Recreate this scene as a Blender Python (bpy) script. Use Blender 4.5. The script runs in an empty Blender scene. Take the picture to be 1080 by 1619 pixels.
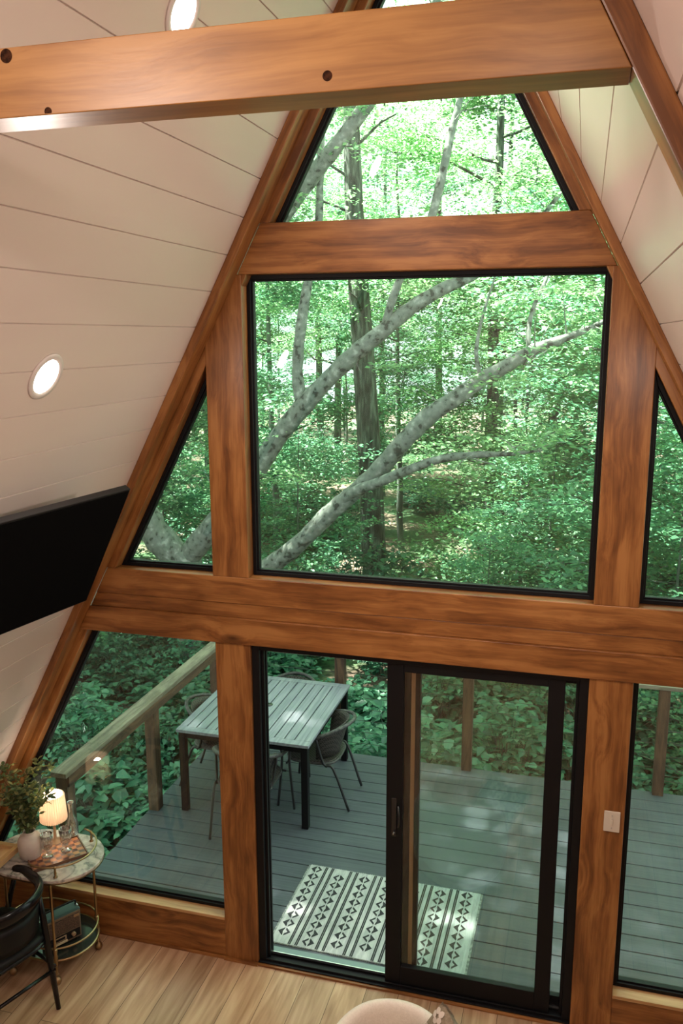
import bpy, bmesh, math, random
import numpy as np
from mathutils import Vector, Matrix, Euler
PI = math.pi
random.seed(7)
scene = bpy.context.scene
col = scene.collection

# ---------------------------------------------------------------- camera
camd = bpy.data.cameras.new('camera')
camd.sensor_fit = 'HORIZONTAL'; camd.sensor_width = 36.0
camd.lens = 1360.2 * 36.0 / 1080.0
camd.clip_start = 0.05; camd.clip_end = 400
cam = bpy.data.objects.new('camera', camd); col.objects.link(cam)
yaw, pit, rol = 0.2725, 0.2020, -0.0034
fw = Vector((-math.sin(yaw)*math.cos(pit), math.cos(yaw)*math.cos(pit), -math.sin(pit)))
r0 = Vector((math.cos(yaw), math.sin(yaw), 0)); u0 = r0.cross(fw)
r1 = r0*math.cos(rol) + u0*math.sin(rol); u1 = -r0*math.sin(rol) + u0*math.cos(rol)
M = Matrix((r1, u1, -fw)).transposed().to_4x4(); M.translation = Vector((0.8248, -4.3359, 3.8029))
cam.matrix_world = M
scene.camera = cam

# ---------------------------------------------------------------- world, sun, exposure
world = bpy.data.worlds.new('world'); scene.world = world; world.use_nodes = True
wn = world.node_tree.nodes; wn.clear()
wo = wn.new('ShaderNodeOutputWorld'); wb = wn.new('ShaderNodeBackground')
wb.inputs[0].default_value = (0.86, 0.97, 1.0, 1); wb.inputs[1].default_value = 2.4
world.node_tree.links.new(wb.outputs[0], wo.inputs[0])
sund = bpy.data.lights.new('sun', 'SUN'); sund.energy = 62; sund.color = (1, 0.96, 0.86); sund.angle = math.radians(0.6)
sun = bpy.data.objects.new('sun', sund); col.objects.link(sun)
sun.rotation_euler = Vector((-0.50, 0.0, 1.0)).to_track_quat('Z', 'Y').to_euler()
sun.location = (-5, 5, 20)
vs = scene.view_settings
vs.view_transform = 'Standard'; vs.look = 'None'; vs.exposure = 0.0; vs.gamma = 1.0; vs.use_curve_mapping = False
scene.display_settings.display_device = 'sRGB'
scene.cycles.use_denoising = True
scene.cycles.max_bounces = 10; scene.cycles.transparent_max_bounces = 16
scene.cycles.sample_clamp_indirect = 6
LAMP_W = 21.0

# ---------------------------------------------------------------- helpers
def wm(o):
    m = o.matrix_basis.copy()
    while o.parent: o = o.parent; m = o.matrix_basis @ m
    return m
def tag(o, label=None, cat=None, group=None, kind=None):
    if label: o['label'] = label
    if cat: o['category'] = cat
    if group: o['group'] = group
    if kind: o['kind'] = kind
    return o
def empty(name, loc=(0, 0, 0), rz=0, label=None, cat=None, group=None, kind=None):
    o = bpy.data.objects.new(name, None); col.objects.link(o); o.empty_display_size = 0.1
    o.location = loc; o.rotation_euler = (0, 0, rz)
    return tag(o, label, cat, group, kind)
def setm(o, mw, parent):
    if parent:
        o.parent = parent; o.matrix_basis = wm(parent).inverted() @ mw
    else: o.matrix_basis = mw
def children(o): return [c for c in bpy.data.objects if c.parent == o]
def copy_tree(o, parent=None, kids=None):
    c = o.copy(); col.objects.link(c); c.parent = parent
    for ch in children(o): copy_tree(ch, c)
    return c

class MB:
    """collects geometry in world (or parent-local) coordinates"""
    def __init__(s): s.v = []; s.f = []; s.mi = []; s.cur = 0
    def add(s, vs, fs):
        b = len(s.v); s.v += [tuple(p) for p in vs]
        for f in fs: s.f.append(tuple(b+i for i in f)); s.mi.append(s.cur)
        return s
    def box(s, x0, x1, y0, y1, z0, z1):
        return s.add([(x0,y0,z0),(x1,y0,z0),(x1,y1,z0),(x0,y1,z0),(x0,y0,z1),(x1,y0,z1),(x1,y1,z1),(x0,y1,z1)],
                     [(0,3,2,1),(4,5,6,7),(0,1,5,4),(1,2,6,5),(2,3,7,6),(3,0,4,7)])
    def obox(s, c, X, Y, Z, hx, hy, hz):
        c, X, Y, Z = Vector(c), Vector(X).normalized(), Vector(Y).normalized(), Vector(Z).normalized()
        vs = [c + X*hx*a + Y*hy*b + Z*hz*d for d in (-1, 1) for a, b in ((-1,-1),(1,-1),(1,1),(-1,1))]
        return s.add(vs, [(0,3,2,1),(4,5,6,7),(0,1,5,4),(1,2,6,5),(2,3,7,6),(3,0,4,7)])
    def prism(s, pts, y0, y1):
        """polygon in xz extruded along y"""
        n = len(pts); a = sum(pts[i][0]*pts[(i+1)%n][1]-pts[(i+1)%n][0]*pts[i][1] for i in range(n))
        if a < 0: pts = pts[::-1]
        vs = [(x, y0, z) for x, z in pts] + [(x, y1, z) for x, z in pts]
        fs = [tuple(range(n)), tuple(range(2*n-1, n-1, -1))] + [(i, i+n, (i+1)%n+n, (i+1)%n) for i in range(n)]
        return s.add(vs, fs)
    def slab(s, pts, z0, z1):
        """polygon in xy extruded along z"""
        n = len(pts); a = sum(pts[i][0]*pts[(i+1)%n][1]-pts[(i+1)%n][0]*pts[i][1] for i in range(n))
        if a < 0: pts = pts[::-1]
        vs = [(x, y, z0) for x, y in pts] + [(x, y, z1) for x, y in pts]
        fs = [tuple(range(n-1, -1, -1)), tuple(range(n, 2*n))] + [(i, (i+1)%n, (i+1)%n+n, i+n) for i in range(n)]
        return s.add(vs, fs)
    def tube(s, path, rad, n=10, closed=False, cap=True):
        P = [Vector(p) for p in path]; m = len(P)
        R = rad if isinstance(rad, (list, tuple)) else [rad]*m
        prev = None; rings = []
        for i in range(m):
            if closed: t = P[(i+1)%m]-P[i-1]
            else: t = P[min(i+1, m-1)]-P[max(i-1, 0)]
            t.normalize()
            if prev is None:
                a = Vector((0,0,1)) if abs(t.z) < .9 else Vector((1,0,0)); nx = t.cross(a).normalized()
            else: nx = (prev - t*prev.dot(t)).normalized()
            prev = nx; ny = t.cross(nx)
            rings.append([P[i] + (nx*math.cos(2*PI*k/n) + ny*math.sin(2*PI*k/n))*R[i] for k in range(n)])
        vs = [p for r in rings for p in r]; fs = []
        for i in range(m if closed else m-1):
            j = (i+1) % m
            for k in range(n): fs.append((i*n+k, i*n+(k+1)%n, j*n+(k+1)%n, j*n+k))
        if cap and not closed: fs += [tuple(range(n-1,-1,-1)), tuple((m-1)*n+k for k in range(n))]
        return s.add(vs, fs)
    def lathe(s, prof, c=(0,0,0), n=24, flute=0, nf=0):
        vs = []; cx, cy, cz = c; m = len(prof)
        for (r, z) in prof:
            for k in range(n):
                a = 2*PI*k/n; rr = r*(1+flute*math.cos(nf*a)) if flute else r
                vs.append((cx+rr*math.cos(a), cy+rr*math.sin(a), cz+z))
        fs = [(i*n+k, i*n+(k+1)%n, (i+1)*n+(k+1)%n, (i+1)*n+k) for i in range(m-1) for k in range(n)]
        if prof[0][0] > 1e-6: fs.append(tuple(range(n-1,-1,-1)))
        if prof[-1][0] > 1e-6: fs.append(tuple((m-1)*n+k for k in range(n)))
        return s.add(vs, fs)
    def lathe_open(s, prof, c=(0,0,0), n=24, flute=0, nf=0):
        k0 = len(s.f); s.lathe(prof, c, n, flute, nf)
        ncap = (prof[0][0] > 1e-6) + (prof[-1][0] > 1e-6)
        if ncap: s.f = s.f[:-ncap]; s.mi = s.mi[:-ncap]
        return s
    def ellipsoid(s, c, rx, ry, rz, n=16, m=10, p=1.0):
        def sg(v, e): return math.copysign(abs(v)**e, v)
        vs = []; 
        for i in range(m+1):
            t = -PI/2 + PI*i/m
            for k in range(n):
                a = 2*PI*k/n
                vs.append((c[0]+rx*sg(math.cos(t),p)*sg(math.cos(a),p), c[1]+ry*sg(math.cos(t),p)*sg(math.sin(a),p), c[2]+rz*sg(math.sin(t),p)))
        fs = [(i*n+k, i*n+(k+1)%n, (i+1)*n+(k+1)%n, (i+1)*n+k) for i in range(m) for k in range(n)]
        return s.add(vs, fs)
    def xform(s, mat): s.v = [tuple(mat @ Vector(p)) for p in s.v]; return s
    def build(s, name, mats, parent=None, mw=None, smooth=False, bevel=0, local=False, bseg=2):
        """verts are in world coordinates (local=True: in the parent's); mw = the object's own frame"""
        if not isinstance(mats, (list, tuple)): mats = [mats]
        if local:
            mw = wm(parent) if parent else Matrix.Identity(4); inv = Matrix.Identity(4)
        else:
            if mw is None:
                V = s.v; lo = [min(p[i] for p in V) for i in range(3)]; hi = [max(p[i] for p in V) for i in range(3)]
                mw = Matrix.Translation(((lo[0]+hi[0])/2, (lo[1]+hi[1])/2, (lo[2]+hi[2])/2 if parent else lo[2]))
            inv = mw.inverted()
        me = bpy.data.meshes.new(name); me.from_pydata([tuple(inv @ Vector(p)) for p in s.v], [], s.f); me.validate()
        for m in mats: me.materials.append(m)
        if len(mats) > 1 and len(me.polygons) == len(s.mi): me.polygons.foreach_set('material_index', s.mi)
        if smooth: me.polygons.foreach_set('use_smooth', [True]*len(me.polygons))
        me.update()
        o = bpy.data.objects.new(name, me); col.objects.link(o); setm(o, mw, parent)
        if smooth == 'auto':
            bm = bmesh.new(); bm.from_mesh(me)
            for e in bm.edges:
                if len(e.link_faces) == 2 and e.calc_face_angle(0) > .7: e.smooth = False
            bm.to_mesh(me); bm.free()
        if bevel:
            b = o.modifiers.new('bevel', 'BEVEL'); b.width = bevel; b.segments = bseg; b.limit_method = 'ANGLE'
        return o

def arc(cx, cy, z, r, a0, a1, n=16, ry=None):
    ry = r if ry is None else ry
    return [(cx+r*math.cos(a0+(a1-a0)*i/n), cy+ry*math.sin(a0+(a1-a0)*i/n), z) for i in range(n+1)]
def smoothpath(pts, k=4):
    P = [Vector(p) for p in pts]; out = []
    for i in range(len(P)-1):
        a, b, c, d = P[max(i-1,0)], P[i], P[i+1], P[min(i+2,len(P)-1)]
        for j in range(k):
            t = j/k
            out.append(0.5*((2*b)+(-a+c)*t+(2*a-5*b+4*c-d)*t*t+(-a+3*b-3*c+d)*t**3))
    out.append(P[-1]); return out

# ---------------------------------------------------------------- materials
def mat(name, color=(.8,.8,.8), rough=.5, metal=0, spec=.5, **kw):
    m = bpy.data.materials.new(name); m.use_nodes = True
    b = m.node_tree.nodes['Principled BSDF']
    b.inputs['Base Color'].default_value = (*color, 1); b.inputs['Roughness'].default_value = rough
    b.inputs['Metallic'].default_value = metal; b.inputs['Specular IOR Level'].default_value = spec
    for k, v in kw.items(): b.inputs[k.replace('_', ' ')].default_value = v
    return m
def N(m, t, **kw):
    n = m.node_tree.nodes.new(t)
    for k, v in kw.items(): setattr(n, k, v)
    return n
def LK(m, a, b): m.node_tree.links.new(a, b)
def ramp(m, fac, stops, interp='LINEAR'):
    r = N(m, 'ShaderNodeValToRGB'); r.color_ramp.interpolation = interp
    e = r.color_ramp.elements
    while len(e) < len(stops): e.new(0.5)
    for i, (p, c) in enumerate(stops): e[i].position = p; e[i].color = (*c, 1)
    LK(m, fac, r.inputs[0]); return r.outputs[0]
def noise_mat(name, stops, scale=8, rough=.6, detail=5, vec=(1,1,1), bump=0, bscale=None, coord='Object', **kw):
    m = mat(name, rough=rough, **kw); b = m.node_tree.nodes['Principled BSDF']
    tc = N(m, 'ShaderNodeTexCoord'); mp = N(m, 'ShaderNodeMapping'); mp.inputs['Scale'].default_value = vec
    LK(m, tc.outputs[coord], mp.inputs[0])
    n = N(m, 'ShaderNodeTexNoise'); n.inputs['Scale'].default_value = scale; n.inputs['Detail'].default_value = detail
    LK(m, mp.outputs[0], n.inputs[0]); LK(m, ramp(m, n.outputs[0], stops), b.inputs['Base Color'])
    if bump:
        n2 = N(m, 'ShaderNodeTexNoise'); n2.inputs['Scale'].default_value = bscale or scale*4; n2.inputs['Detail'].default_value = 4
        LK(m, mp.outputs[0], n2.inputs[0])
        bp = N(m, 'ShaderNodeBump'); bp.inputs['Strength'].default_value = bump; bp.inputs['Distance'].default_value = .01
        LK(m, n2.outputs[0], bp.inputs['Height']); LK(m, bp.outputs[0], b.inputs['Normal'])
    return m

def wood_mat(name, dark, mid, light, rough=.38, knots=True, gs=1.0, seed=0.0):
    """grain runs along the object's own X axis"""
    m = mat(name, rough=rough, spec=.45); b = m.node_tree.nodes['Principled BSDF']
    tc = N(m, 'ShaderNodeTexCoord'); oi = N(m, 'ShaderNodeObjectInfo')
    off = N(m, 'ShaderNodeVectorMath', operation='SCALE'); off.inputs[0].default_value = (37.3+seed, 11.1, 23.7)
    LK(m, oi.outputs['Random'], off.inputs['Scale'])
    ad = N(m, 'ShaderNodeVectorMath', operation='ADD'); LK(m, tc.outputs['Object'], ad.inputs[0]); LK(m, off.outputs[0], ad.inputs[1])
    # warping that bends the grain into cathedrals
    mpw = N(m, 'ShaderNodeMapping'); mpw.inputs['Scale'].default_value = (1.3*gs, 3.2*gs, 3.2*gs); LK(m, ad.outputs[0], mpw.inputs[0])
    nw = N(m, 'ShaderNodeTexNoise'); nw.inputs['Scale'].default_value = 1.6; nw.inputs['Detail'].default_value = 2; LK(m, mpw.outputs[0], nw.inputs[0])
    # knots
    mpk = N(m, 'ShaderNodeMapping'); mpk.inputs['Scale'].default_value = (1.5*gs, 3.4*gs, 3.4*gs); LK(m, ad.outputs[0], mpk.inputs[0])
    vk = N(m, 'ShaderNodeTexVoronoi'); vk.inputs['Scale'].default_value = 1.0; LK(m, mpk.outputs[0], vk.inputs[0])
    kd = N(m, 'ShaderNodeMapRange'); kd.inputs[1].default_value = 0.0; kd.inputs[2].default_value = .34; kd.inputs[3].default_value = 1; kd.inputs[4].default_value = 0
    kd.interpolation_type = 'SMOOTHSTEP'; LK(m, vk.outputs['Distance'], kd.inputs[0])
    mpg = N(m, 'ShaderNodeMapping'); mpg.inputs['Scale'].default_value = (1.6*gs, 34*gs, 34*gs); LK(m, ad.outputs[0], mpg.inputs[0])
    c1 = N(m, 'ShaderNodeCombineXYZ')
    s1 = N(m, 'ShaderNodeMath', operation='MULTIPLY'); s1.inputs[1].default_value = 4.2; LK(m, nw.outputs[0], s1.inputs[0])
    s2 = N(m, 'ShaderNodeMath', operation='MULTIPLY'); s2.inputs[1].default_value = 1.6 if knots else 0.0; LK(m, kd.outputs[0], s2.inputs[0])
    s3 = N(m, 'ShaderNodeMath', operation='ADD'); LK(m, s1.outputs[0], s3.inputs[0]); LK(m, s2.outputs[0], s3.inputs[1])
    LK(m, s3.outputs[0], c1.inputs[1]); LK(m, s3.outputs[0], c1.inputs[2])
    a2 = N(m, 'ShaderNodeVectorMath', operation='ADD'); LK(m, mpg.outputs[0], a2.inputs[0]); LK(m, c1.outputs[0], a2.inputs[1])
    ng = N(m, 'ShaderNodeTexNoise'); ng.inputs['Scale'].default_value = .55; ng.inputs['Detail'].default_value = 5; ng.inputs['Roughness'].default_value = .62
    LK(m, a2.outputs[0], ng.inputs[0])
    # blotches of stain
    mpb = N(m, 'ShaderNodeMapping'); mpb.inputs['Scale'].default_value = (2.2*gs, 7*gs, 7*gs); LK(m, ad.outputs[0], mpb.inputs[0])
    nb = N(m, 'ShaderNodeTexNoise'); nb.inputs['Scale'].default_value = 1.4; nb.inputs['Detail'].default_value = 3; LK(m, mpb.outputs[0], nb.inputs[0])
    mx = N(m, 'ShaderNodeMath', operation='MULTIPLY'); mx.inputs[1].default_value = .7; LK(m, ng.outputs[0], mx.inputs[0])
    my = N(m, 'ShaderNodeMath', operation='MULTIPLY'); my.inputs[1].default_value = .3; LK(m, nb.outputs[0], my.inputs[0])
    mz = N(m, 'ShaderNodeMath', operation='ADD'); LK(m, mx.outputs[0], mz.inputs[0]); LK(m, my.outputs[0], mz.inputs[1])
    mpf = N(m, 'ShaderNodeMapping'); mpf.inputs['Scale'].default_value = (4*gs, 150*gs, 150*gs); LK(m, ad.outputs[0], mpf.inputs[0])
    af = N(m, 'ShaderNodeVectorMath', operation='ADD'); LK(m, mpf.outputs[0], af.inputs[0]); LK(m, c1.outputs[0], af.inputs[1])
    nf_ = N(m, 'ShaderNodeTexNoise'); nf_.inputs['Scale'].default_value = 1.0; nf_.inputs['Detail'].default_value = 3; LK(m, af.outputs[0], nf_.inputs[0])
    fm = N(m, 'ShaderNodeMath', operation='MULTIPLY_ADD'); fm.inputs[1].default_value = .16; fm.inputs[2].default_value = -.08; LK(m, nf_.outputs[0], fm.inputs[0])
    ms = N(m, 'ShaderNodeMath', operation='ADD'); LK(m, mz.outputs[0], ms.inputs[0]); LK(m, fm.outputs[0], ms.inputs[1])
    cr = ramp(m, ms.outputs[0], [(.38, dark), (.5, mid), (.61, light)])
    out = cr
    if knots:
        # only a small share of the cells carry a knot
        kc = N(m, 'ShaderNodeMapRange'); kc.inputs[1].default_value = .0; kc.inputs[2].default_value = .13; kc.inputs[3].default_value = 1; kc.inputs[4].default_value = 0
        kc.interpolation_type = 'SMOOTHSTEP'; LK(m, vk.outputs['Distance'], kc.inputs[0])
        sep = N(m, 'ShaderNodeSeparateColor'); LK(m, vk.outputs['Color'], sep.inputs[0])
        gt = N(m, 'ShaderNodeMath', operation='GREATER_THAN'); gt.inputs[1].default_value = .72; LK(m, sep.outputs[0], gt.inputs[0])
        km = N(m, 'ShaderNodeMath', operation='MULTIPLY'); LK(m, kc.outputs[0], km.inputs[0]); LK(m, gt.outputs[0], km.inputs[1])
        km2 = N(m, 'ShaderNodeMath', operation='MULTIPLY'); km2.inputs[1].default_value = .85; LK(m, km.outputs[0], km2.inputs[0])
        mc = N(m, 'ShaderNodeMix', data_type='RGBA'); LK(m, km2.outputs[0], mc.inputs[0]); LK(m, cr, mc.inputs[6]); mc.inputs[7].default_value = (dark[0]*.3, dark[1]*.28, dark[2]*.3, 1)
        out = mc.outputs[2]
    LK(m, out, b.inputs['Base Color'])
    bp = N(m, 'ShaderNodeBump'); bp.inputs['Strength'].default_value = .12; bp.inputs['Distance'].default_value = .004
    LK(m, ng.outputs[0], bp.inputs['Height']); LK(m, bp.outputs[0], b.inputs['Normal'])
    return m

W_STAIN = wood_mat('stained_pine', (.125,.043,.011), (.235,.090,.024), (.345,.148,.044), rough=.33)
W_SILL = wood_mat('sill_pine', (.30,.15,.06), (.44,.24,.10), (.55,.33,.16), knots=False)
W_DESK = wood_mat('desk_pine', (.42,.24,.10), (.55,.34,.15), (.66,.44,.22), knots=False, rough=.45)
W_GREY = wood_mat('weathered_lumber', (.10,.085,.06), (.17,.145,.105), (.26,.23,.17), rough=.75, gs=1.3)
W_POST = wood_mat('treated_post', (.035,.020,.012), (.07,.038,.021), (.12,.066,.035), rough=.7, gs=1.3)
BLACK = mat('black_frame', (.005,.005,.006), .5, spec=.22)
BLACK2 = mat('black_handle', (.012,.012,.013), .25)
WHITE = mat('white_paint', (.66,.575,.50), .38)
PLASTIC = mat('switch_plastic', (.62,.55,.46), .35)
TRIMW = mat('light_trim', (.62,.54,.50), .4)
STEEL = mat('steel', (.6,.6,.6), .3, 1)

def ceil_mat():
    m = mat('painted_plank', (.53,.44,.385), .30, spec=.4); b = m.node_tree.nodes['Principled BSDF']
    tc = N(m, 'ShaderNodeTexCoord'); mp = N(m, 'ShaderNodeMapping'); mp.inputs['Scale'].default_value = (1, .25, 1); LK(m, tc.outputs['Object'], mp.inputs[0])
    n = N(m, 'ShaderNodeTexNoise'); n.inputs['Scale'].default_value = 3.0; n.inputs['Detail'].default_value = 3; LK(m, mp.outputs[0], n.inputs[0])
    LK(m, ramp(m, n.outputs[0], [(.3,(.60,.485,.43)),(.7,(.635,.52,.46))]), b.inputs['Base Color'])
    bp = N(m, 'ShaderNodeBump'); bp.inputs['Strength'].default_value = .25; bp.inputs['Distance'].default_value = .01
    LK(m, n.outputs[0], bp.inputs['Height']); LK(m, bp.outputs[0], b.inputs['Normal'])
    return m
CEIL = ceil_mat()

def glass_mat(name='window_glass', tint=(.93,.97,.95), f0=1.0):
    m = bpy.data.materials.new(name); m.use_nodes = True; nt = m.node_tree; nt.nodes.clear()
    o = N(m, 'ShaderNodeOutputMaterial'); mx = N(m, 'ShaderNodeMixShader'); t = N(m, 'ShaderNodeBsdfTransparent'); g = N(m, 'ShaderNodeBsdfGlossy')
    fr = N(m, 'ShaderNodeFresnel'); fr.inputs[0].default_value = 1.5
    ge = N(m, 'ShaderNodeNewGeometry')      # same Fresnel seen from either side of the pane
    ior = N(m, 'ShaderNodeMix', data_type='FLOAT'); ior.inputs[2].default_value = 1.5; ior.inputs[3].default_value = 1/1.5
    LK(m, ge.outputs['Backfacing'], ior.inputs[0]); 
    ml = N(m, 'ShaderNodeMath', operation='MULTIPLY'); ml.inputs[1].default_value = f0; ml.use_clamp = True
    LK(m, fr.outputs[0], ml.inputs[0]); LK(m, ml.outputs[0], mx.inputs[0])
    LK(m, ior.outputs[0], fr.inputs[0])
    t.inputs[0].default_value = (*tint, 1); g.inputs['Roughness'].default_value = 0.0; g.inputs[0].default_value = (1,1,1,1)
    LK(m, t.outputs[0], mx.inputs[1]); LK(m, g.outputs[0], mx.inputs[2]); LK(m, mx.outputs[0], o.inputs[0])
    return m
GLASS = glass_mat(f0=1.0)
CLEAR = glass_mat('clear_glassware', (.90,.89,.87), 5.0)
SMOKE = glass_mat('smoked_glass', (.25,.26,.22), 1.6)

def leaf_mat(name, stops, trans=(.25,.6,.22), tw=.5, rough=.45):
    m = bpy.data.materials.new(name); m.use_nodes = True; nt = m.node_tree; nt.nodes.clear()
    o = N(m, 'ShaderNodeOutputMaterial'); pr = N(m, 'ShaderNodeBsdfPrincipled'); tr = N(m, 'ShaderNodeBsdfTranslucent'); mx = N(m, 'ShaderNodeMixShader')
    ge = N(m, 'ShaderNodeNewGeometry'); c = ramp(m, ge.outputs['Random Per Island'], stops)
    hs = N(m, 'ShaderNodeHueSaturation'); oi = N(m, 'ShaderNodeObjectInfo')
    mr = N(m, 'ShaderNodeMapRange'); mr.inputs[3].default_value = .75; mr.inputs[4].default_value = 1.3; LK(m, oi.outputs['Random'], mr.inputs[0])
    LK(m, mr.outputs[0], hs.inputs['Value']); LK(m, c, hs.inputs['Color'])
    LK(m, hs.outputs[0], pr.inputs['Base Color']); pr.inputs['Roughness'].default_value = rough; pr.inputs['Specular IOR Level'].default_value = .5
    mm = N(m, 'ShaderNodeMix', data_type='RGBA', blend_type='MULTIPLY'); mm.inputs[0].default_value = 1.0
    LK(m, hs.outputs[0], mm.inputs[6]); mm.inputs[7].default_value = (trans[0]*5, trans[1]*4, trans[2]*5, 1)
    LK(m, mm.outputs[2], tr.inputs[0])
    mx.inputs[0].default_value = tw; LK(m, pr.outputs[0], mx.inputs[1]); LK(m, tr.outputs[0], mx.inputs[2]); LK(m, mx.outputs[0], o.inputs[0])
    return m
LEAF_A = leaf_mat('canopy_leaf', [(0,(.09,.23,.115)), (.5,(.175,.37,.175)), (1,(.31,.52,.26))], (.30,.34,.26), .55)
LEAF_B = leaf_mat('understory_leaf', [(0,(.045,.15,.09)), (.5,(.095,.25,.14)), (1,(.19,.40,.21))], (.28,.36,.28), .48)
LEAF_C = leaf_mat('shrub_leaf', [(0,(.035,.12,.075)), (.5,(.06,.19,.115)), (1,(.12,.28,.17))], (.22,.34,.25), .32, .38)
LEAF_P = leaf_mat('potted_leaf', [(0,(.06,.10,.04)), (.6,(.16,.21,.08)), (1,(.42,.38,.16))], (.22,.27,.15), .4)
BARK_BEECH = noise_mat('beech_bark', [(.37,(.035,.045,.035)), (.42,(.14,.165,.14)), (.58,(.20,.225,.195)), (.68,(.36,.38,.34))], 11, .85, 8, vec=(1,1,1), bump=.6, bscale=22)
BARK_DARK = noise_mat('dark_bark', [(.35,(.015,.022,.018)), (.5,(.055,.07,.058)), (.65,(.16,.19,.16))], 14, .9, 8, vec=(1,1,.18), bump=1, bscale=30)
BARK_MID = noise_mat('grey_bark', [(.3,(.035,.05,.04)), (.55,(.09,.12,.095)), (.75,(.2,.24,.2))], 5, .9, 8, vec=(1,1,.3), bump=.7, bscale=18)

A, B = 3.174, .528
def W(z, o=0): return A + o - B*z
APEX = A/B

# ================================================================ SETTING: ROOM SHELL
# floor: laminate planks running towards the gable window
def floor_mat():
    m = mat('laminate_planks', rough=.42, spec=.4); b = m.node_tree.nodes['Principled BSDF']
    tc = N(m, 'ShaderNodeTexCoord'); mp = N(m, 'ShaderNodeMapping'); mp.inputs['Rotation'].default_value = (0,0,PI/2); mp.inputs['Location'].default_value = (.045,.043,0)
    LK(m, tc.outputs['Object'], mp.inputs[0])
    br = N(m, 'ShaderNodeTexBrick'); br.offset = .37; br.inputs['Scale'].default_value = 1; br.inputs['Brick Width'].default_value = 1.25; br.inputs['Row Height'].default_value = .192
    br.inputs['Mortar Size'].default_value = .0016; br.inputs['Mortar Smooth'].default_value = 0; br.inputs['Color1'].default_value = (0,0,0,1); br.inputs['Color2'].default_value = (1,1,1,1); br.inputs['Mortar'].default_value = (.5,.5,.5,1)
    LK(m, mp.outputs[0], br.inputs[0])
    sc = N(m, 'ShaderNodeVectorMath', operation='SCALE'); sc.inputs['Scale'].default_value = 13.0; LK(m, br.outputs['Color'], sc.inputs[0])
    g = N(m, 'ShaderNodeMapping'); g.inputs['Scale'].default_value = (14, 1.1, 1); LK(m, tc.outputs['Object'], g.inputs[0])
    ad = N(m, 'ShaderNodeVectorMath', operation='ADD'); LK(m, g.outputs[0], ad.inputs[0]); LK(m, sc.outputs[0], ad.inputs[1])
    n = N(m, 'ShaderNodeTexNoise'); n.inputs['Scale'].default_value = 1.7; n.inputs['Detail'].default_value = 6; n.inputs['Distortion'].default_value = .6; LK(m, ad.outputs[0], n.inputs[0])
    base = ramp(m, n.outputs[0], [(.3,(.30,.165,.085)), (.5,(.44,.27,.155)), (.7,(.55,.365,.225))])
    sp = N(m, 'ShaderNodeSeparateColor'); LK(m, br.outputs['Color'], sp.inputs[0])
    hs = N(m, 'ShaderNodeHueSaturation'); mr = N(m, 'ShaderNodeMapRange'); mr.inputs[3].default_value = .82; mr.inputs[4].default_value = 1.12; LK(m, sp.outputs[0], mr.inputs[0])
    LK(m, mr.outputs[0], hs.inputs['Value']); LK(m, base, hs.inputs['Color'])
    mx = N(m, 'ShaderNodeMix', data_type='RGBA'); LK(m, br.outputs['Fac'], mx.inputs[0]); LK(m, hs.outputs[0], mx.inputs[6]); mx.inputs[7].default_value = (.09,.045,.02,1)
    LK(m, mx.outputs[2], b.inputs['Base Color'])
    return m
FLOOR = floor_mat()
o = MB().box(-3.4, 3.4, -8.0, .15, -.12, 0).build('floor', FLOOR, mw=Matrix.Identity(4)); tag(o, kind='structure')

# the two sloping plank walls that meet at the ridge
for side, nm in ((-1, 'wall_left'), (1, 'wall_right')):
    prof = []; zs = [3.671 + .1785*k for k in range(-21, 14)]
    prof.append((A, 0))
    for z in zs:
        if z < .05 or z > APEX-.05: continue
        g = .0026
        prof += [(W(z-g), z-g), (W(z)+.007, z+.0035), (W(z+g), z+g)]
    prof += [(0, APEX), (0, APEX+.45), (A+.24, 0)]
    o = MB().prism([(side*x, z) for x, z in prof], -8.0, .15).build(nm, CEIL, mw=Matrix.Identity(4)); tag(o, kind='structure')
o = MB().prism([(-A,0),(A,0),(0,APEX)], -8.15, -8.0).build('wall_back', WHITE); tag(o, kind='structure')

# ---------------------------------------------------------------- timbers
def timber(name, pts, y0, y1, ang, label=None, cat='beam', group=None, parent=None, m=W_STAIN, bevel=.004):
    cx = sum(p[0] for p in pts)/len(pts); cz = sum(p[1] for p in pts)/len(pts)
    c, s = math.cos(ang), math.sin(ang)
    mw = Matrix(((c,0,-s,cx),(0,1,0,(y0+y1)/2),(s,0,c,cz),(0,0,0,1)))
    o = MB().prism(pts, y0, y1).build(name, m, parent, mw, bevel=bevel)
    if label: tag(o, label, cat, group)
    return o
def rect(x0, x1, z0, z1): return [(x0,z0),(x1,z0),(x1,z1),(x0,z1)]
Z0, Z1, Z2, Z3, Z4, Z5 = 2.080, 2.234, 2.318, 2.473, 4.119, 4.370
PX0, PX1 = .93, 1.146
RO = -.05
def hbeam(z0, z1, o=RO): return [(-W(z0,o), z0), (W(z0,o), z0), (W(z1,o), z1), (-W(z1,o), z1)]
timber('timber_beam', hbeam(Z4, Z5), 0, .15, 0, 'stained collar beam crossing the gable between the top window and the large square window')
timber('timber_beam', hbeam(Z2, Z3), 0, .15, 0, 'stained upper crossbeam right under the large square window, its top forming the sill')
timber('timber_beam', hbeam(Z0, Z1), -.012, .15, 0, 'stained lower crossbeam over the sliding door and the two lower windows')
timber('timber_board', hbeam(Z1, Z2), .006, .14, 0, 'narrow stained board sandwiched between the upper and lower crossbeams', 'board')
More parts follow.
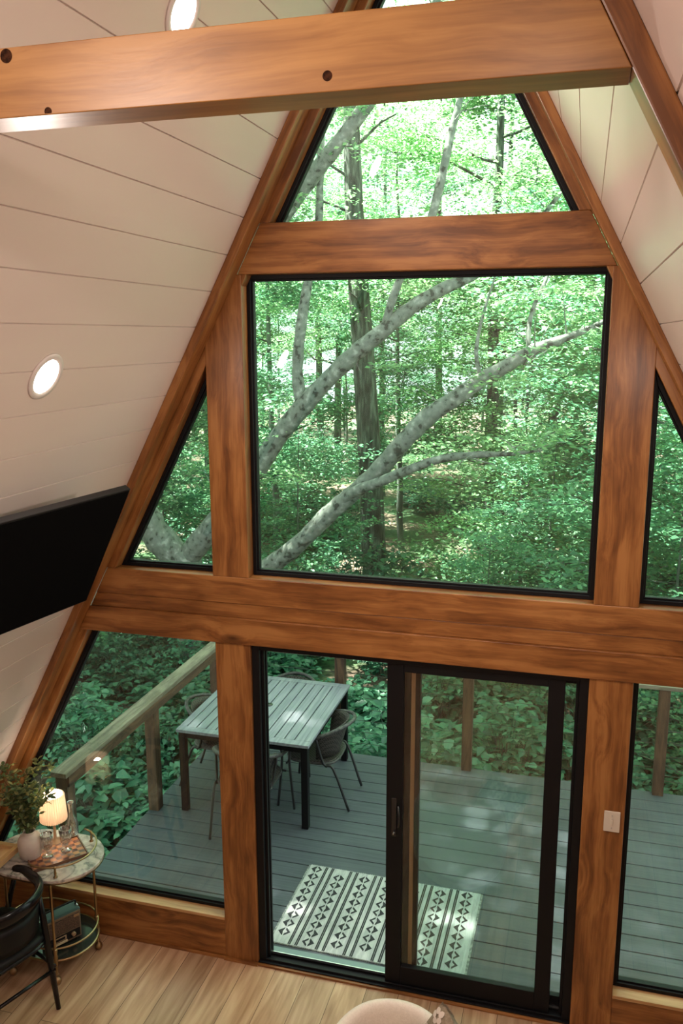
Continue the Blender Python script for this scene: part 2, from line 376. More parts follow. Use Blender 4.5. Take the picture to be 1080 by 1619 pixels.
for sx, w_ in ((-1, 'left'), (1, 'right')):
    timber('timber_post', rect(sx*PX0, sx*PX1, 0, Z0), 0, .15, PI/2,
        'stained lower post left of the sliding door' if sx < 0 else 'stained lower post with the light switch, right of the sliding door', 'post')
    timber('timber_post', [(sx*PX0, Z3), (sx*PX1, Z3), (sx*PX1, (A-.004-PX1)/B), (sx*W(Z4,-.004), Z4), (sx*PX0, Z4)], 0, .15, PI/2,
        'stained upper post at the %s edge of the large square window' % w_, 'post')
ang = math.atan2(1, B)
for sx, w_ in ((-1, 'left'), (1, 'right')):
    pts = [(sx*W(0,RO), 0), (sx*W(0), 0), (0, APEX), (0, APEX+RO/B)]
    timber('rafter', pts, -.12, 0, (ang if sx < 0 else PI-ang), 'sloping stained rafter against the gable windows on the %s' % w_, 'rafter')
    timber('rafter', pts, -2.66, -2.545, (ang if sx < 0 else PI-ang), 'sloping stained rafter close to the camera carrying the %s end of the tie beam' % w_, 'rafter')
W_STAIN_LIT = wood_mat('stained_pine_lit', (.20,.084,.021), (.285,.128,.034), (.36,.175,.050), rough=.35)  # same stained pine, with strong lamplight put into a lighter colour
tb = timber('tie_beam', hbeam(4.253, 4.388, -.051), -2.6605, -2.548, 0, 'large stained tie beam, coloured as if strongly lit, crossing the top of the picture, close to the camera', m=W_STAIN_LIT, bevel=.002)
KNOT = noise_mat('knot_wood', [(.35,(.012,.005,.003)), (.6,(.05,.018,.008))], 120, .9, spec=.1)
for (kx, kz, kr) in ((.332,4.281,.0095), (-.27,4.259,.0085), (-.36,4.372,.014)):
    pts_ = [(kx+kr*1.0*math.cos(2*PI*k/20), kz+kr*math.sin(2*PI*k/20)) for k in range(20)]
    pts_ = [(x_, max(z_, 4.2555)) for x_, z_ in pts_]
    MB().prism(pts_, -2.6612, -2.655).build('knot', KNOT, tb)
# thin base trim where the floor meets the gable
for i, (xa, xb) in enumerate(((-2.95,-PX1), (-PX1-.004,-PX0+.004), (-PX0,PX0), (PX0-.004,PX1+.004), (PX1,2.95))):
    yy = -.020 if i in (1, 3) else -.012
    o = timber('trim_%d' % (i+1), rect(xa, xb, 0, .014), yy-.004, .0 if i != 2 else .012, 0, m=W_STAIN, bevel=.002); tag(o, kind='structure')

# ---------------------------------------------------------------- windows of the gable
JO = -.10           # reveal line of the sloping jambs
def inset(pts, d):
    n = len(pts); a = sum(pts[i][0]*pts[(i+1)%n][1]-pts[(i+1)%n][0]*pts[i][1] for i in range(n)); sg = 1 if a > 0 else -1
    out = []
    for i in range(n):
        p0, p1, p2 = Vector(pts[i-1]), Vector(pts[i]), Vector(pts[(i+1)%n])
        d1 = (p1-p0).normalized(); d2 = (p2-p1).normalized()
        n1 = Vector((-d1.y, d1.x))*sg; n2 = Vector((-d2.y, d2.x))*sg
        k = d/(1+n1.dot(n2)); q = p1 + (n1+n2)*k; out.append((q.x, q.y))
    return out
def frame_ring(mb, outer, d, y0, y1):
    inner = inset(outer, d); n = len(outer)
    for i in range(n):
        j = (i+1) % n
        mb.prism([outer[i], outer[j], inner[j], inner[i]], y0, y1)
    return inner
def window(idx, outer, sill=None, jambs=()):
    t = empty('window_%d' % idx, (sum(p[0] for p in outer)/len(outer), .1, min(p[1] for p in outer)), kind='structure')
    mb = MB(); inner = frame_ring(mb, outer, .022, .078, .135); i2 = frame_ring(mb, inner, .010, .092, .128)
    mb.build('window_frame', BLACK, t, bevel=.002)
    MB().prism(inset(outer, .028), .106, .112).build('pane', GLASS, t)
    for pts, a_ in jambs: timber('jamb', pts, .003, .15, a_, parent=t)
    return t
def slope_band(sx, z0, z1):
    return [(sx*W(z0,JO), z0), (sx*W(z0), z0), (sx*W(z1), z1), (sx*W(z1,JO), z1)]
ztop = (A+JO)/B
w1 = window(1, [(-W(Z5-.03,JO), Z5-.03), (W(Z5-.03,JO), Z5-.03), (0, ztop)])
for sx in (-1, 1):
    timber('jamb', [(sx*W(Z5,JO), Z5), (sx*W(Z5), Z5), (0, APEX), (0, ztop)], .003, .15, ang if sx < 0 else PI-ang, parent=w1)
window(2, rect(-PX0, PX0, Z3, Z4))
zu = (A+JO-PX1)/B
window(3, [(-W(Z3,JO), Z3), (-PX1, Z3), (-PX1, zu)], jambs=[(slope_band(-1, Z3, Z4), ang)])
window(4, [(W(Z3,JO), Z3), (PX1, Z3), (PX1, zu)], jambs=[(slope_band(1, Z3, Z4), PI-ang)])
SL, SR = .285, .255
window(5, [(-W(SL,JO), SL), (-PX1, SL), (-PX1, Z0), (-W(Z0,JO), Z0)], jambs=[(slope_band(-1, SL, Z0), ang)])
window(6, [(PX1, SR), (W(SR,JO), SR), (W(Z0,JO), Z0), (PX1, Z0)], jambs=[(slope_band(1, SR, Z0), PI-ang)])
for sx, zz, w_ in ((-1, SL, 'left'), (1, SR, 'right')):
    k = 8 if sx < 0 else 9
    o = timber('trim_%d' % k, [(sx*PX1, 0), (sx*W(0), 0), (sx*W(zz-.02), zz-.02), (sx*PX1, zz-.02)], .002, .15, 0); tag(o, kind='structure')
    o = timber('trim_%d' % (k+2), [(sx*PX1, zz-.02), (sx*W(zz-.02,-.02), zz-.02), (sx*W(zz,-.02), zz), (sx*PX1, zz)], -.002, .15, 0, m=W_SILL, bevel=.002); tag(o, kind='structure')

# ---------------------------------------------------------------- sliding patio door
d = empty('door_1', (0, .08, 0), kind='structure')
mb = MB()
mb.box(-.93,-.885,.02,.15,0,2.08).box(.885,.93,.02,.15,0,2.08).box(-.885,.885,.02,.15,2.045,2.08)
mb.box(-.885,-.868,.05,.07,.03,2.045).box(-.885,-.868,.09,.11,.03,2.045).box(.868,.885,.05,.07,.03,2.045).box(.868,.885,.09,.11,.03,2.045)
mb.build('door_frame', BLACK, d, bevel=.002)
mb = MB().box(-.93,.93,.0,.15,0,.022).box(-.885,.885,.018,.028,.022,.036).box(-.885,.885,.075,.085,.022,.036)
mb.build('threshold', BLACK, d, bevel=.002)
MB().box(-.88,.88,.082,.088,.030,.043).build('track', STEEL, d)
MB().box(-.88,-.13,.10,.148,.022,.028).build('threshold_plate', mat('threshold_metal', (.16,.20,.21), .35, .6), d)
MB().box(-.878,-.872,.060,.078,.95,1.22).build('latch_strip', STEEL, d)
# inner sliding leaf, slid to the right
mb = MB(); frame_ring(mb, rect(-.138, .814, .026, 2.04), .088, .034, .070)
mb2 = MB(); ss = rect(-.138, .814, .026, 2.04)
mb2.box(-.138,-.045,.034,.070,.026,2.04).box(.728,.814,.034,.070,.026,2.04).box(-.045,.728,.034,.070,.026,.150).box(-.045,.728,.034,.070,1.995,2.04)
sl = mb2.build('sliding_leaf', BLACK, d, bevel=.003)
MB().box(-.045,.728,.050,.056,.150,1.995).build('pane', GLASS, sl)
MB().tube(smoothpath([(-.068,.030,1.05),(-.060,.006,1.075),(-.055,-.004,1.12),(-.060,.006,1.165),(-.068,.030,1.19)],4), .007, 8).build('door_handle', BLACK2, sl, smooth=True)
MB().box(-.105,-.075,.022,.034,1.0,1.24).build('handle_plate', BLACK2, sl, bevel=.004)
MB().tube([(-.09,.022,1.02),(-.09,.012,1.02),(-.085,.006,1.035)], .005, 8).build('lock_lever', STEEL, sl)
# outer fixed leaf
mb = MB().box(-.062,-.014,.090,.125,.03,2.045).box(.012,.040,.090,.125,.03,2.045).box(.868,.885,.090,.125,.03,2.045)
mb.box(-.014,.012,.108,.125,.03,2.045).box(.040,.868,.090,.125,.03,.105).box(.040,.868,.090,.125,2.005,2.045)
fx = mb.build('fixed_leaf', BLACK, d, bevel=.002)
MB().box(-.013,.011,.098,.108,.06,2.02).build('stile_strip', mat('tan_strip', (.32,.17,.085), .5), fx)  # tan strip running up the fixed leaf's stile
MB().box(.035,.868,.104,.110,.10,2.01).build('pane', GLASS, fx)

# ---------------------------------------------------------------- light switch
t = empty('light_switch', (1.085, 0, 1.24), label='cream toggle light switch plate on the post right of the sliding door', cat='light switch')
MB().box(1.043,1.125,-.007,0,1.238,1.356).build('switch_plate', PLASTIC, t, bevel=.003)
MB().box(1.078,1.090,-.012,-.007,1.282,1.312).build('toggle', PLASTIC, t, bevel=.001)
for z in (1.262, 1.332): MB().ellipsoid((1.084,-.008,z), .003,.002,.003,8,4).build('screw', STEEL, t)

# ---------------------------------------------------------------- recessed lights
LITE = bpy.data.materials.new('lit_diffuser'); LITE.use_nodes = True
_b = LITE.node_tree.nodes['Principled BSDF']; _b.inputs['Base Color'].default_value = (.9,.88,.85,1)
_b.inputs['Emission Color'].default_value = (1,.90,.80,1); _b.inputs['Emission Strength'].default_value = 14
def downlight(sx, y, z, label, power=LAMP_W):
    p = Vector((sx*W(z), y, z)); nrm = Vector((-sx, 0, -B)).normalized()      # inward
    X = Vector((0,1,0)); Y = nrm.cross(X)
    mw = Matrix((X, Y, nrm)).transposed().to_4x4(); mw.translation = p
    t = empty('recessed_light', label=label, cat='ceiling light', group='recessed lights in the sloping walls'); t.matrix_basis = mw
    MB().lathe([(.074,.001),(.078,.007),(.100,.006),(.104,0)], n=40).lathe([(.074,.001),(.070,.0)],n=40).xform(mw).build('trim_ring', TRIMW, t, mw, smooth=True)
    MB().lathe([(0,.0035),(.074,.0035),(.074,.001)], n=40).xform(mw).build('diffuser', LITE, t, mw)
    ld = bpy.data.lights.new('recessed_light_lamp', 'AREA'); ld.shape = 'DISK'; ld.size = .14; ld.energy = power; ld.color = (1,.85,.76)
    lo = bpy.data.objects.new('recessed_light_lamp', ld); col.objects.link(lo)
    l2 = mw @ Matrix.Translation((0,0,.012)) @ Matrix.Rotation(PI, 4, 'X'); setm(lo, l2, t)
downlight(-1, -1.305, 3.648, 'lit round recessed light on the left sloping wall, beside the gable rafter')
downlight(-1, -1.325, 4.906, 'lit round recessed light half hidden above the tie beam')
downlight(1, -1.31, 3.648, 'lit round recessed light on the right sloping wall, just outside the photo')
for sx in (-1, 1):  # unseen lamps behind the camera, added to brighten room and tie beam
    for y, z in ((-4.1, 4.55), (-6.4, 4.2)):
        downlight(sx, y, z, 'added round fill light, out of view, on the %s sloping wall behind the camera at %.0f metres' % ('left' if sx < 0 else 'right', -y), 33)

# ---------------------------------------------------------------- television on the left slope
d1 = Vector((.230,.973,.030)).normalized(); e1 = Vector((.483,-.141,.864)); e1 = (e1 - d1*e1.dot(d1)).normalized(); n1 = d1.cross(e1).normalized()
if n1.x < 0: n1 = -n1
cor = Vector((-1.221,-.730,3.095)); TW, TH = 1.27, .709
cen = cor - d1*TW/2 - e1*TH/2
mw = Matrix((d1, e1, n1)).transposed().to_4x4(); mw.translation = cen
t = empty('television', label='large black flat television tilted off the left sloping wall', cat='television'); t.matrix_basis = mw
mb = MB().obox(cen - n1*.018, d1, e1, n1, TW/2, TH/2, .018); mb.build('casing', mat('tv_casing', (.012,.010,.009), .6, spec=.15), t, mw, bevel=.004)
MB().obox(cen + n1*.001, d1, e1, n1, TW/2-.008, TH/2-.010, .0015).build('screen', mat('tv_screen', (.005,.005,.005), .8, spec=.0), t, mw)
MB().obox(cen - n1*.10, d1, e1, n1, .16, .14, .07).build('wall_mount', BLACK, t, mw)

# ================================================================ DECK
def deck_mat():
    m = mat('composite_decking', rough=.6, spec=.3); b = m.node_tree.nodes['Principled BSDF']
    tc = N(m, 'ShaderNodeTexCoord'); g = N(m, 'ShaderNodeMapping'); g.inputs['Scale'].default_value = (1.4, 45, 1); LK(m, tc.outputs['Object'], g.inputs[0])
    n = N(m, 'ShaderNodeTexNoise'); n.inputs['Scale'].default_value = 1.5; n.inputs['Detail'].default_value = 5; LK(m, g.outputs[0], n.inputs[0])
    n2 = N(m, 'ShaderNodeTexNoise'); n2.inputs['Scale'].default_value = 2.2; n2.inputs['Detail'].default_value = 4; LK(m, tc.outputs['Object'], n2.inputs[0])
    ad = N(m, 'ShaderNodeMath', operation='ADD'); LK(m, n.outputs[0], ad.inputs[0]); LK(m, n2.outputs[0], ad.inputs[1])
    hf = N(m, 'ShaderNodeMath', operation='MULTIPLY'); hf.inputs[1].default_value = .5; LK(m, ad.outputs[0], hf.inputs[0])
    LK(m, ramp(m, hf.outputs[0], [(.35,(.052,.062,.074)), (.65,(.088,.102,.118))]), b.inputs['Base Color'])
    bp = N(m, 'ShaderNodeBump'); bp.inputs['Strength'].default_value = .2; bp.inputs['Distance'].default_value = .004
    LK(m, n.outputs[0], bp.inputs['Height']); LK(m, bp.outputs[0], b.inputs['Normal'])
    return m
mb = MB(); DZ = -.10
for k in range(18):
    y1 = 2.995 - k*.1645; mb.box(-2.52, 4.4, max(y1-.1575, .155), y1, DZ-.028, DZ)
    if y1-.1645 < .16: break
dk = mb.build('deck_floor', deck_mat(), mw=Matrix.Identity(4), bevel=.004); tag(dk, kind='structure')
mb = MB().box(-2.50,-2.46,.16,2.98,DZ-.24,DZ-.03).box(-2.46,4.4,2.93,2.97,DZ-.24,DZ-.03)
for x in (-1.6,-.8,0,.8,1.6,2.4,3.2): mb.box(x-.02,x+.02,.16,2.93,DZ-.22,DZ-.03)
o = mb.build('deck_joists', W_POST, mw=Matrix.Identity(4)); tag(o, kind='structure')
o = MB().box(-3.5,4.4,.155,.20,-1.9,DZ-.03).build('foundation_wall', mat('concrete', (.25,.25,.24), .9)); tag(o, kind='structure')

# ---- railings
def vtimber(name, x0,x1,y0,y1,z0,z1, m, parent, bevel=.004):
    mw = Matrix(((0,0,-1,(x0+x1)/2),(0,1,0,(y0+y1)/2),(1,0,0,(z0+z1)/2),(0,0,0,1)))
    return MB().box(x0,x1,y0,y1,z0,z1).build(name, m, parent, mw, bevel=bevel)
t = empty('deck_railing', (-2.46, 1.65, DZ), label='weathered wooden deck railing running along the left edge of the deck', cat='railing')
mw = Matrix(((0,-1,0,-2.47),(1,0,0,1.66),(0,0,1,.885),(0,0,0,1)))
MB().box(-2.53,-2.41,.30,3.06,.872,.908).build('top_rail', W_GREY, t, mw, bevel=.004)
mw2 = mw.copy(); mw2.translation = Vector((-2.43,1.66,.80))
MB().box(-2.445,-2.415,.34,2.98,.79,.872).build('side_rail', W_POST, t, mw2, bevel=.003)
for y in (.38, 1.62, 2.92): vtimber('post', -2.52,-2.43,y-.045,y+.045,DZ-.25,.872, W_POST, t)
t = empty('deck_railing', (1.0, 2.97, DZ), label='wooden cable railing along the far edge of the deck, facing the woods', cat='railing')
mw = Matrix.Translation((1.0, 2.98, .885))
MB().box(-2.41,4.4,2.92,3.04,.872,.908).build('top_rail', W_GREY, t, mw, bevel=.004)
for x in (-1.235, -.035, 1.62, 2.9, 4.2): vtimber('post', x-.045,x+.045,2.935,3.025,DZ-.25,.872, W_POST, t)
for k in range(7):
    z = DZ+.12+k*.115; MB().tube([(-2.43,2.98,z),(4.3,2.98,z)], .0022, 6).build('cable', mat('cable_dark', (.05,.06,.05), .5, .3) if k == 0 else bpy.data.materials['cable_dark'], t)

# ---------------------------------------------------------------- outdoor table
TT = .64
def slat_mat():
    m = noise_mat('grey_slat', [(.3,(.15,.17,.20)), (.55,(.22,.24,.275)), (.75,(.29,.31,.335))], 2.0, .5, 5, vec=(25,1.2,25)); return m
SLAT = slat_mat()
t = empty('patio_table', (-1.69, 2.255, DZ), label='grey slatted patio dining table with black legs on the deck', cat='table')
x0, x1, y0, y1 = -2.262, -1.118, 1.622, 2.888
mb = MB().box(x0,x1,y0,y0+.075,TT-.025,TT).box(x0,x1,y1-.075,y1,TT-.025,TT).box(x0,x0+.06,y0+.078,y1-.078,TT-.025,TT).box(x1-.06,x1,y0+.078,y1-.078,TT-.025,TT)
n_ = 12; w_ = (x1-x0-.12)/n_
for k in range(n_):
    xa = x0+.06+k*w_; mb.box(xa+.008, xa+w_-.002, y0+.078, y1-.078, TT-.022, TT-.001)
mb.build('tabletop', SLAT, t, bevel=.0015, bseg=1)
mb = MB().box(x0+.02,x1-.02,y0+.02,y0+.055,TT-.075,TT-.026).box(x0+.02,x1-.02,y1-.055,y1-.02,TT-.075,TT-.026).box(x0+.02,x0+.055,y0+.055,y1-.055,TT-.075,TT-.026).box(x1-.055,x1-.02,y0+.055,y1-.055,TT-.075,TT-.026)
mb.box(x0+.055,x1-.055,2.235,2.275,TT-.06,TT-.026).build('apron', BLACK, t)
for sx in (0, 1):
    for sy in (0, 1):
        xa = x0+.015 if not sx else x1-.070; ya = y0+.015 if not sy else y1-.070
        MB().box(xa, xa+.055, ya, ya+.055, DZ+.004, TT-.026).build('leg', BLACK, t, bevel=.003)
MB().lathe([(0,.006),(.03,.006),(.036,.002),(.036,-.01)], (-1.69,2.275,TT), 24).build('umbrella_hole_cap', BLACK2, t, smooth='auto')

# ---------------------------------------------------------------- wicker chairs
def wicker_mat():
    m = mat('dark_wicker', (.06,.05,.045), .55); b = m.node_tree.nodes['Principled BSDF']
    tc = N(m, 'ShaderNodeTexCoord')
    ck = N(m, 'ShaderNodeTexChecker'); ck.inputs['Scale'].default_value = 70; LK(m, tc.outputs['Object'], ck.inputs[0])
    ck.inputs[1].default_value = (.07,.06,.052,1); ck.inputs[2].default_value = (.012,.011,.010,1)
    LK(m, ck.outputs[0], b.inputs['Base Color'])
    bp = N(m, 'ShaderNodeBump'); bp.inputs['Strength'].default_value = .8; bp.inputs['Distance'].default_value = .004; LK(m, ck.outputs['Fac'], bp.inputs['Height']); LK(m, bp.outputs[0], b.inputs['Normal'])
    return m
WICK = wicker_mat(); TUBE = mat('chair_tube', (.03,.032,.033), .35, .3); WRAP = noise_mat('wrapped_tube', [(.4,(.03,.03,.029)), (.6,(.075,.075,.07))], 60, .5)
def make_chair():
    t = empty('wicker_chair', (0,0,0))
    # faces +y; local coordinates
    seat = []
    for k in range(28):
        a = 2*PI*k/28; c_, s_ = math.cos(a), math.sin(a)
        seat.append((.225*math.copysign(abs(c_)**.6, c_), .22*math.copysign(abs(s_)**.6, s_)+.01))
    MB().slab(seat, .405, .43).build('seat', WICK, t, local=True, bevel=.008)
    MB().tube([(x*1.02, y*1.02, .412) for x, y in seat], .011, 8, closed=True).build('seat_frame', WRAP, t, local=True, smooth=True)
    # back: curved woven sheet from the seat up to the hoop
    mb = MB(); vs_ = []; n = 16
    for i in range(n+1):
        a = -PI*.93 + PI*.86*i/n
        for h in range(5):
            f_ = h/4; z = .43 + (.735-.43)*f_ - (.03 if True else 0)*abs(math.cos(a))**2*f_*2
            rx = .20+.065*f_; ry = .19+.085*f_
            vs_.append((rx*math.cos(a), ry*math.sin(a)+.0, z))
    fs = [(i*5+h, (i+1)*5+h, (i+1)*5+h+1, i*5+h+1) for i in range(n) for h in range(4)]
    o = mb.add(vs_, fs).build('backrest', WICK, t, local=True, smooth=True)
    sol = o.modifiers.new('thick', 'SOLIDIFY'); sol.thickness = .010
    hoop = [(.262,.20,.585),(.268,.10,.61),(.272,.0,.635)] + [(.272*math.cos(a), (.285+.035*math.sin(-a))*math.sin(a), .635+.105*(math.sin(-a))) for a in [-PI*k/12 for k in range(1,12)]] + [(-.272,.0,.635),(-.268,.10,.61),(-.262,.20,.585)]
    MB().tube(smoothpath(hoop, 3), .0155, 10).build('arm_hoop', WRAP, t, local=True, smooth=True)
    for sx in (-1, 1):
        MB().tube(smoothpath([(sx*.262,.20,.585),(sx*.262,.232,.57),(sx*.262,.245,.53),(sx*.262,.235,.42),(sx*.285,.27,.012)],4), .0115, 8).build('leg', TUBE, t, local=True, smooth=True)
        MB().tube(smoothpath([(sx*.262,-.06,.66),(sx*.235,-.12,.42),(sx*.225,-.20,.38),(sx*.215,-.33,.012)],4), .0115, 8).build('leg', TUBE, t, local=True, smooth=True)
    MB().tube([(-.245,.20,.39),(.245,.20,.39)], .009, 8).build('stretcher', TUBE, t, local=True)
    MB().tube([(-.232,-.14,.395),(.232,-.14,.395)], .009, 8).build('stretcher', TUBE, t, local=True)
    return t
ch = make_chair()
for i, (x, y, a, lb) in enumerate([(-1.215,2.19,PI/2,'dark wicker patio armchair at the right side of the slatted table, facing left'),
        (-1.62,1.62,0,'dark wicker patio armchair on the near side of the slatted table, back towards the house'),
        (-1.66,2.70,PI,'dark wicker patio armchair at the far side of the slatted table, mostly hidden by it'),
        (-2.10,2.20,-PI/2,'dark wicker patio armchair between the slatted table and the left railing')]):
    c = ch if i == 0 else copy_tree(ch)
    c.location = (x, y, DZ+.002); c.rotation_euler = (0,0,a); tag(c, lb, 'chair', 'wicker chairs around the patio table')

# ---------------------------------------------------------------- patterned rug
RW, RD = 1.27, .865
t = empty('rug', (0,0,0), label='cream and black geometric striped outdoor rug lying on the deck outside the door', cat='rug')
t.location = (-.335, .752, DZ+.001); t.rotation_euler = (0,0,-.012)
CREAM = noise_mat('rug_cream', [(.4,(.34,.36,.36)), (.6,(.44,.46,.45))], 60, .95, vec=(1,.15,1), bump=.5, bscale=150)
INK = noise_mat('rug_black', [(.4,(.012,.014,.016)), (.6,(.03,.033,.036))], 90, .95)
mb = MB(); nx = 40
mb.box(-RW/2, RW/2, -RD/2, RD/2, 0, .008)
mb.cur = 1; zt = .0092
def q(pts): mb.add([(x, y, zt) for x, y in pts], [tuple(range(len(pts)))])
per = .1865; cols_ = [-RW/2+.058+per*k for k in range(7)]
for ci, c_ in enumerate(cols_):
    h = .0885; ww = .043; sg = -1 if ci % 2 else 1
    for k in range(-1, 11):
        ya = -RD/2 + h*(k+.25+.35*(ci % 3)); 
        if ya < -RD/2+h*.5 or ya > RD/2-h*.5: continue
        a = h*.46
        q([(c_-sg*ww, ya), (c_-sg*.0045, ya-a), (c_-sg*.0045, ya-a*.55), (c_-sg*.010, ya), (c_-sg*.0045, ya+a*.55), (c_-sg*.0045, ya+a)][::1])
        q([(c_+sg*.0045, ya-a), (c_+sg*ww, ya), (c_+sg*ww*.52, ya), (c_+sg*.0045, ya-a*.50)])
        q([(c_+sg*.0045, ya+a*.50), (c_+sg*ww*.52, ya), (c_+sg*ww, ya), (c_+sg*.0045, ya+a)])
for k in range(6):
    for xs in (cols_[k]+.070, cols_[k]+.117):
        for d_ in (-.0055, .0055): q([(xs+d_-.0045, -RD/2+.003), (xs+d_+.0045, -RD/2+.003), (xs+d_+.0045, RD/2-.003), (xs+d_-.0045, RD/2-.003)])
mb.build('woven_panel', [CREAM, INK], t, local=True)
mb = MB()
for k in range(90):
    x = -RW/2+RW*(k+.5)/90
    for s_ in (-1, 1): mb.box(x-.004, x+.003, s_*RD/2-.008*(s_<0), s_*RD/2+.008*(s_>0), .001, .007)
mb.box(-RW/2-.014,-RW/2,-RD/2,RD/2,0,.006).box(RW/2,RW/2+.014,-RD/2,RD/2,0,.006)
mb.build('fringe', noise_mat('rug_edge', [(.4,(.12,.14,.14)), (.6,(.3,.32,.3))], 40, .95), t, local=True)

# ================================================================ INDOOR CORNER
BRASS = mat('aged_brass', (.36,.25,.13), .32, 1.0)
BRASS_D = mat('dark_brass', (.20,.15,.09), .4, 1.0)
def marble():
    m = mat('marble', rough=.25); b = m.node_tree.nodes['Principled BSDF']
    tc = N(m, 'ShaderNodeTexCoord')
    n1_ = N(m, 'ShaderNodeTexNoise'); n1_.inputs['Scale'].default_value = 6; n1_.inputs['Detail'].default_value = 8; n1_.inputs['Distortion'].default_value = 1.4; LK(m, tc.outputs['Object'], n1_.inputs[0])
    n2_ = N(m, 'ShaderNodeTexNoise'); n2_.inputs['Scale'].default_value = 24; n2_.inputs['Detail'].default_value = 6; LK(m, tc.outputs['Object'], n2_.inputs[0])
    c = ramp(m, n1_.outputs[0], [(.40,(.50,.44,.39)), (.485,(.30,.27,.25)), (.50,(.10,.10,.10)), (.515,(.32,.29,.26)), (.60,(.58,.51,.45))])
    c2 = ramp(m, n2_.outputs[0], [(.35,(.55,.55,.55)), (.6,(1,1,1))])
    mx = N(m, 'ShaderNodeMix', data_type='RGBA', blend_type='MULTIPLY'); mx.inputs[0].default_value = .6; LK(m, c, mx.inputs[6]); LK(m, c2, mx.inputs[7]); LK(m, mx.outputs[2], b.inputs['Base Color'])
    return m
MARB = marble()
CX0, CX1, CY, CR, CT = -2.285, -2.08, -.265, .245, .710
def stadium(xa, xb, y, r, n=20):
    return [(xb+r*math.cos(a), y+r*math.sin(a)) for a in [-PI/2+PI*k/n for k in range(n+1)]] + [(xa+r*math.cos(a), y+r*math.sin(a)) for a in [PI/2+PI*k/n for k in range(n+1)]]
t = empty('bar_cart', (-2.18, CY, 0), label='brass bar cart with oval marble top in the corner by the window', cat='bar cart')
MB().slab(stadium(CX0, CX1, CY, CR), CT-.018, CT).build('marble_top', MARB, t, bevel=.003)
MB().tube([(x,y,CT-.022) for x, y in stadium(CX0, CX1, CY, CR-.006)], .008, 8, closed=True).build('top_frame', BRASS_D, t, smooth=True)
SX0, SX1, SR_, SZ = -2.29, -2.12, .215, .155
MB().slab(stadium(SX0, SX1, CY, SR_), SZ-.012, SZ).build('lower_shelf', mat('dark_glass_shelf', (.02,.022,.018), .12), t)
MB().tube([(x,y,SZ-.006) for x, y in stadium(SX0, SX1, CY, SR_)], .008, 8, closed=True).build('shelf_rim', BRASS, t, smooth=True)
MB().tube([(x,y,SZ+.075) for x, y in stadium(SX0, SX1, CY, SR_)], .006, 8, closed=True).build('shelf_gallery', BRASS, t, smooth=True)
LEGS = [(-2.03,-.475), (-1.955,-.14), (-2.335,-.478), (-2.335,-.06)]
for (x, y) in LEGS:
    lg = MB().tube([(x,y,.06),(x,y,CT-.02)], .0085, 10).build('leg', BRASS, t, smooth='auto')
    MB().lathe([(0,.002),(.018,.006),(.026,.026),(.018,.046),(.006,.052),(.006,.060),(.013,.066),(.006,.074)], (x,y,0), 20).build('ball_foot', BRASS, lg, smooth=True)
    MB().lathe([(.0086,.125),(.013,.135),(.010,.16),(.014,.185),(.010,.20),(.0135,.232),(.0086,.24)], (x,y,0), 16).build('collar', BRASS, lg, smooth=True)
# top gallery round the right-hand end
a0, a1 = -PI*.62, PI*.44
gp = [(CX1-.015+(CR-.03)*math.cos(a), CY+(CR-.03)*math.sin(a), CT+.062) for a in [a0+(a1-a0)*k/24 for k in range(25)]]
MB().tube(gp, .0055, 8).build('gallery_rail', BRASS, t, smooth=True)
for k in (6, 22):
    x, y, z = gp[k]
    MB().lathe([(.013,0),(.013,.005),(.006,.010),(.009,.028),(.006,.044),(.007,.058),(.010,.064),(.0,.072)], (x,y,CT), 16).build('gallery_post', BRASS, t, smooth=True)

# tray with a chequered top
pts = [(-2.127,-.070),(-1.975,-.215),(-2.125,-.425),(-2.262,-.335)]
ctr = Vector((-2.125,-.262)); tA = Vector((-.66,-.75,0)).normalized(); tB = Vector((-tA.y, tA.x, 0))
TZ = CT+.001
t = empty('tray', (ctr.x, ctr.y, TZ), label='brown wooden serving tray with chequered inlay on the marble cart top', cat='tray')
mwt = Matrix((tA, tB, Vector((0,0,1)))).transposed().to_4x4(); mwt.translation = Vector((ctr.x, ctr.y, TZ))
TRB = noise_mat('tray_brown', [(.3,(.09,.04,.02)), (.7,(.17,.08,.045))], 9, .3, vec=(1,6,1))
MB().box(-.165,.165,-.115,.115,0,.010).xform(mwt).build('tray_base', TRB, t, mwt, bevel=.002)
mb = MB(); 
for i in range(9):
    for j in range(7):
        mb.cur = (i+j) % 2; xa, ya = -.155+i*.0344, -.105+j*.03; mb.box(xa, xa+.0344, ya, ya+.03, .010, .0108)
mb.xform(mwt).build('inlay', [mat('inlay_copper', (.42,.17,.08), .25, .2), mat('inlay_dark', (.10,.03,.02), .3)], t, mwt)
mb = MB().box(-.165,.165,-.115,-.108,.010,.018).box(-.165,.165,.108,.115,.010,.018).box(-.165,-.158,-.108,.108,.010,.018).box(.158,.165,-.108,.108,.010,.018)
mb.xform(mwt).build('tray_rim', TRB, t, mwt)
TS = TZ+.0112

